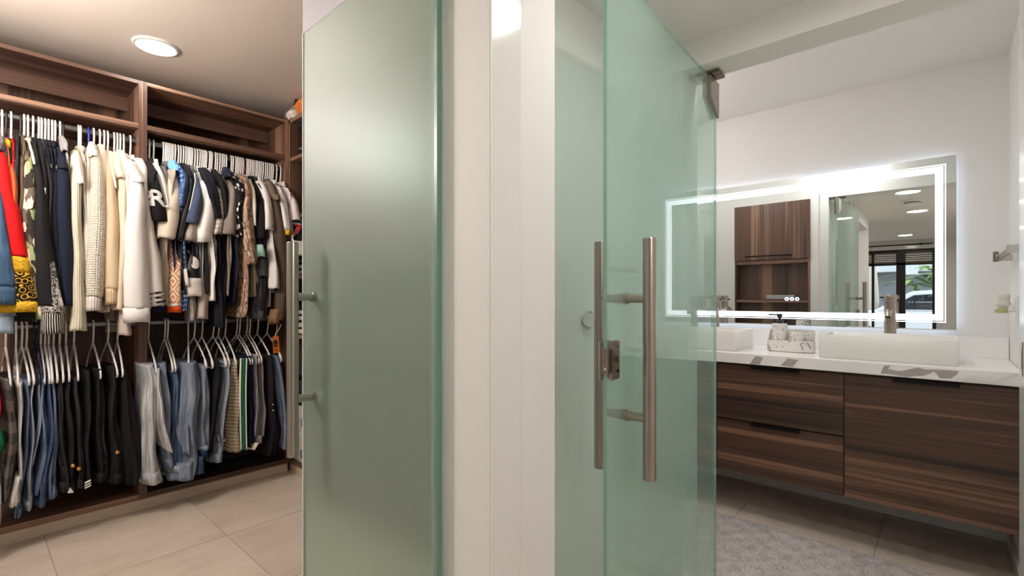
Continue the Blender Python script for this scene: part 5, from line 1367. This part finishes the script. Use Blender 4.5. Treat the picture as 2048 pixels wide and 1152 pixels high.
for z, rx_, ry_, cy in ((1.158, .016, .020, .042), (1.166, .020, .024, .044), (1.178, .021, .026, .046), (1.188, .018, .022, .046), (1.196, .019, .023, .047), (1.208, .021, .025, .048), (1.218, .021, .025, .048), (1.220, .018, .022, .048)):
    R.append([bm.verts.new((3.04 + rx_ * math.cos(2 * math.pi * k / 20), YR + cy + ry_ * math.sin(2 * math.pi * k / 20), z)) for k in range(20)])
for A, B in zip(R, R[1:]):
    for k in range(20): bm.faces.new((A[k], A[(k + 1) % 20], B[(k + 1) % 20], B[k]))
bm.faces.new(R[0][::-1]); bm.faces.new(R[-1])
obj('body', bm, plain('cream plastic', rgb(212, 208, 200), .4), af, True)
obj('plug', box(3.025, 3.052, YR + .010, YR + .045, 1.140, 1.172), WHITEP, af, bevel=.004)
obj('oil_bottle', lathe([(0, 0), (.017, 0), (.020, .006), (.020, .018), (.015, .024)], (3.035, YR + .05, 1.136)), glass_clear('pale oil', (222, 226, 180), .35, (226, 228, 176)), af, True)
obj('wire_guard', tube([(3.015, YR + .03, 1.158), (3.012, YR + .062, 1.160), (3.02, YR + .074, 1.150), (3.03, YR + .074, 1.137)], .0022, n=6), CHROME, af, True)

# shaggy bath rug
rg = empty('bath_rug', 'soft grey shaggy bath rug on the beige tiles before the vanity', 'rug', (2.38, .62, 0))
RX0, RX1, RY0, RY1 = 1.99, 2.775, -.12, 1.42
RUGM = NT('grey shag')
_f = RUGM.noise(RUGM.coord((1, 2.5, 1)), 9, 5, .65, .6); _g = RUGM.noise(RUGM.coord(), 260, 2)
RUGM = RUGM.pbr(RUGM.mix(_g, RUGM.ramp(_f, [(.36, rgb(168, 161, 158)), (.5, rgb(200, 193, 189)), (.66, rgb(214, 208, 204))]), rgb(190, 184, 181)), .95)
bm = bmesh.new(); bmesh.ops.create_grid(bm, x_segments=60, y_segments=110, size=1)
rr = random.Random(3)
for v in bm.verts:
    x, y = v.co.x, v.co.y
    ed = 1 - max(abs(x), abs(y)) ** 30
    v.co = Vector(((RX0 + RX1) / 2 + x * (RX1 - RX0) / 2, (RY0 + RY1) / 2 + y * (RY1 - RY0) / 2, .002 + ed * (.014 + .003 * math.sin(x * 21 + y * 9) * math.sin(y * 33) + rr.uniform(-.001, .001))))
obj('backing', bm, RUGM, rg, True)
verts, faces = [], []
for k in range(52000):
    x, y = rr.uniform(RX0, RX1), rr.uniform(RY0, RY1)
    a = rr.uniform(0, 6.28); l = rr.uniform(.008, .017); w = .0016
    dx, dy = math.cos(a), math.sin(a)
    b0 = len(verts)
    verts += [(x - dy * w, y + dx * w, .012), (x + dy * w, y - dx * w, .012), (x + dx * l * .8, y + dy * l * .8, .012 + l * .75)]
    faces.append((b0, b0 + 1, b0 + 2))
me = bpy.data.meshes.new('pile'); me.from_pydata([tuple(Vector(v) - ORG[rg]) for v in verts], [], faces); me.materials.append(RUGM)
po = bpy.data.objects.new('pile', me); link(po, rg); po['kind'] = 'stuff'

# built-in wall cabinet opposite the mirror (seen in its reflection)
wc = empty('wall_cabinet', 'walnut built-in cabinet with lift-up door and open shelves in the mirror reflection', 'cabinet', (1.86, 1.18, .3))
CX0, CX1 = 1.80, XB1 + .004
obj('side_panel', box(CX0, CX1, .87, .888, .30, 2.06), WOOD_Z, wc); obj('side_panel', box(CX0, CX1, 1.472, 1.49, .30, 2.06), WOOD_Z, wc)
obj('top_panel', box(CX0, CX1, .888, 1.472, 2.042, 2.06), WOOD_Y, wc); obj('bottom_panel', box(CX0, CX1, .888, 1.472, .30, .318), WOOD_Y, wc)
obj('back_panel', box(CX0, CX0 + .012, .888, 1.472, .318, 2.042), WOOD_Z, wc)
for z in (1.515, 1.165, .80): obj('shelf', box(CX0 + .012, CX1, .888, 1.472, z, z + .03), WOOD_Y, wc)
dr = obj('door', box(CX1, CX1 + .018, .872, 1.488, 1.55, 2.058), WOOD_Z, wc, bevel=.001)
bm = cyl((CX1 + .045, 1.0, 1.585), (CX1 + .045, 1.39, 1.585), .006, n=12)
for y in (1.03, 1.36): cyl((CX1 + .018, y, 1.585), (CX1 + .045, y, 1.585), .005, bm, n=10)
obj('handle', bm, BLACK, dr, True)
lo = obj('door', box(CX1, CX1 + .018, .872, 1.488, .302, .795), WOOD_Z, wc, bevel=.001)
for z, y0, y1, h, lab in ((1.196, 1.0, 1.22, .035, 'flat grey box on the open shelf in the mirror reflection'), (.831, 1.06, 1.18, .05, 'small white box on the lower open shelf in the reflection')):
    e = empty('storage_box', lab, 'box', (1.87, (y0 + y1) / 2, z))
    obj('body', box(1.83, 1.915, y0, y1, z, z + h * .75), plain('grey card', rgb(176, 172, 168), .6), e, bevel=.002)
    obj('lid', box(1.828, 1.917, y0 - .002, y1 + .002, z + h * .7, z + h), plain('grey card lid', rgb(196, 192, 188), .6), e, bevel=.002)

# ------------------------------------------------------------------ outside, seen in the mirror through the far door
struct('ground_outside', box(-22, -3.75, -8, 12, -.2, -.05), plain('grey paving', rgb(150, 146, 140), .9, nscale=3, namt=.2))
bd = empty('neighbour_building', 'white neighbouring building with a grey ground floor seen in the mirror', 'building', (-12, 1, 0))
GW, WW = plain('grey render', rgb(150, 150, 154), .8), plain('white render', rgb(222, 220, 222), .8)
obj('ground_floor', box(-14, -12.2, -8, 10, -.05, 2.0), GW, bd)
obj('white_band', box(-14, -11.6, -8, 10, 2.0, 3.5), WW, bd)
obj('upper_wall', box(-14, -12.4, -8, 10, 3.5, 6.5), GW, bd)
obj('slanted_fin', prism([(.6, 1.9), (.95, 1.9), (.55, 3.8), (.35, 3.8)], 0, -11.9, -11.3), WW, bd)
obj('canopy', box(-13, -11, 2.0, 5.5, 1.75, 1.95), plain('brown canopy', rgb(120, 96, 90), .8), bd)
# parked car
car = empty('parked_car', 'white parked car outside the far sliding door, seen in the mirror', 'car', (-7.6, .4, 0))
CARP, CARG = plain('white car paint', rgb(232, 230, 232), .2), plain('dark car glass', rgb(40, 42, 48), .08)
def carx(poly, w, mat, nm, par, inset=0):
    return obj(nm, prism(poly, 0, -7.6 - w / 2, -7.6 + w / 2), mat, par, bevel=.03)
carx([(-1.9, .25), (2.3, .25), (2.35, .6), (2.2, .8), (1.3, .92), (-1.3, .92), (-1.85, .82), (-1.95, .5)], 1.75, CARP, 'body', car)
carx([(1.25, .9), (.55, 1.36), (-.5, 1.42), (-1.1, 1.28), (-1.6, .9)], 1.5, CARP, 'roof', car)
carx([(1.08, .93), (.52, 1.30), (-.02, 1.34), (-.02, .93)], 1.53, CARG, 'window', car)
carx([(-.08, .93), (-.08, 1.34), (-.52, 1.35), (-1.0, 1.24), (-1.35, .93)], 1.53, CARG, 'window', car)
for y in (-1.15, 1.45):
    for sx in (-1, 1):
        x = -7.6 + sx * .82
        w = obj('wheel', cyl((x - .1, y, .31), (x + .1, y, .31), .32, n=32), BLACKP, car)
        bm = cyl((x + sx * .1, y, .31), (x + sx * .112, y, .31), .07, n=12)
        for k in range(7):
            a = 2 * math.pi * k / 7
            tube([(x + sx * .105, y, .31), (x + sx * .105, y + .2 * math.cos(a), .31 + .2 * math.sin(a))], .025, bm, 6)
        obj('rim', bm, CHROME, w)
# palms and shrubs
TRUNK = plain('pale trunk', rgb(200, 186, 172), .9, nscale=14, namt=.25)
LEAFA, LEAFB = plain('palm leaf green', rgb(120, 150, 72), .6, nscale=8, namt=.4), plain('dark leaf green', rgb(70, 92, 48), .6, nscale=8, namt=.4)
tr_ = empty('tree', 'pale slim tree trunk outside between the door mullions in the mirror', 'tree', (-9.2, 1.45, 0))
obj('trunk', tube([(-9.2, 1.45, -.06), (-9.2, 1.42, 1.2), (-9.2, 1.50, 2.6), (-9.2, 1.56, 4.5)], .12, n=14, radii=[.15, .12, .11, .1]), TRUNK, tr_, True)
def leaves(e, c, n, R, L, mat, seed, nm='leaf', up=.5):
    r = random.Random(seed)
    for k in range(n):
        a = r.uniform(0, 6.28); el = r.uniform(-.1, up)
        p = Vector(c) + Vector((r.uniform(-R, R), r.uniform(-R, R), r.uniform(-R * .5, R)))
        bm = bmesh.new(); m = 7
        d = Vector((math.cos(a), math.sin(a), 0)); s = Vector((-math.sin(a), math.cos(a), 0))
        prev = None
        for i in range(m):
            t = i / (m - 1)
            q = p + d * (L * t * math.cos(el)) + Vector((0, 0, L * (t * math.sin(el + .4) - .55 * t * t)))
            w = L * .09 * math.sin(math.pi * min(.98, .08 + t * .92))
            cur = (bm.verts.new(q + s * w), bm.verts.new(q + Vector((0, 0, .01))), bm.verts.new(q - s * w))
            if prev:
                bm.faces.new((prev[0], prev[1], cur[1], cur[0])); bm.faces.new((prev[1], prev[2], cur[2], cur[1]))
            prev = cur
        obj(nm, bm, mat, e)
for x, y, z, n, R, L, m, lab, sd0 in ((-9.6, .2, 1.5, 40, .45, .9, LEAFA, 'bright green leafy palm outside behind the parked car', 21), (-9.4, -1.6, 1.6, 30, .4, .9, LEAFA, 'leafy palm outside at the far door edge', 22),
                                    (-5.6, 2.6, .9, 34, .32, .5, LEAFB, 'dark green shrub outside beside the steel handle reflection', 23), (-10.2, 2.7, 1.0, 30, .4, .6, LEAFA, 'yellow green shrub outside under the brown canopy', 24)):
    e = empty('garden_palm', lab, 'plant', (x, y, 0))
    obj('stem', tube([(x, y, -.06), (x + .02, y, z * .5), (x, y, z)], .05, n=8, radii=[.06, .05, .04]), TRUNK, e, True)
    leaves(e, (x, y, z), n, R, L, m, sd0)
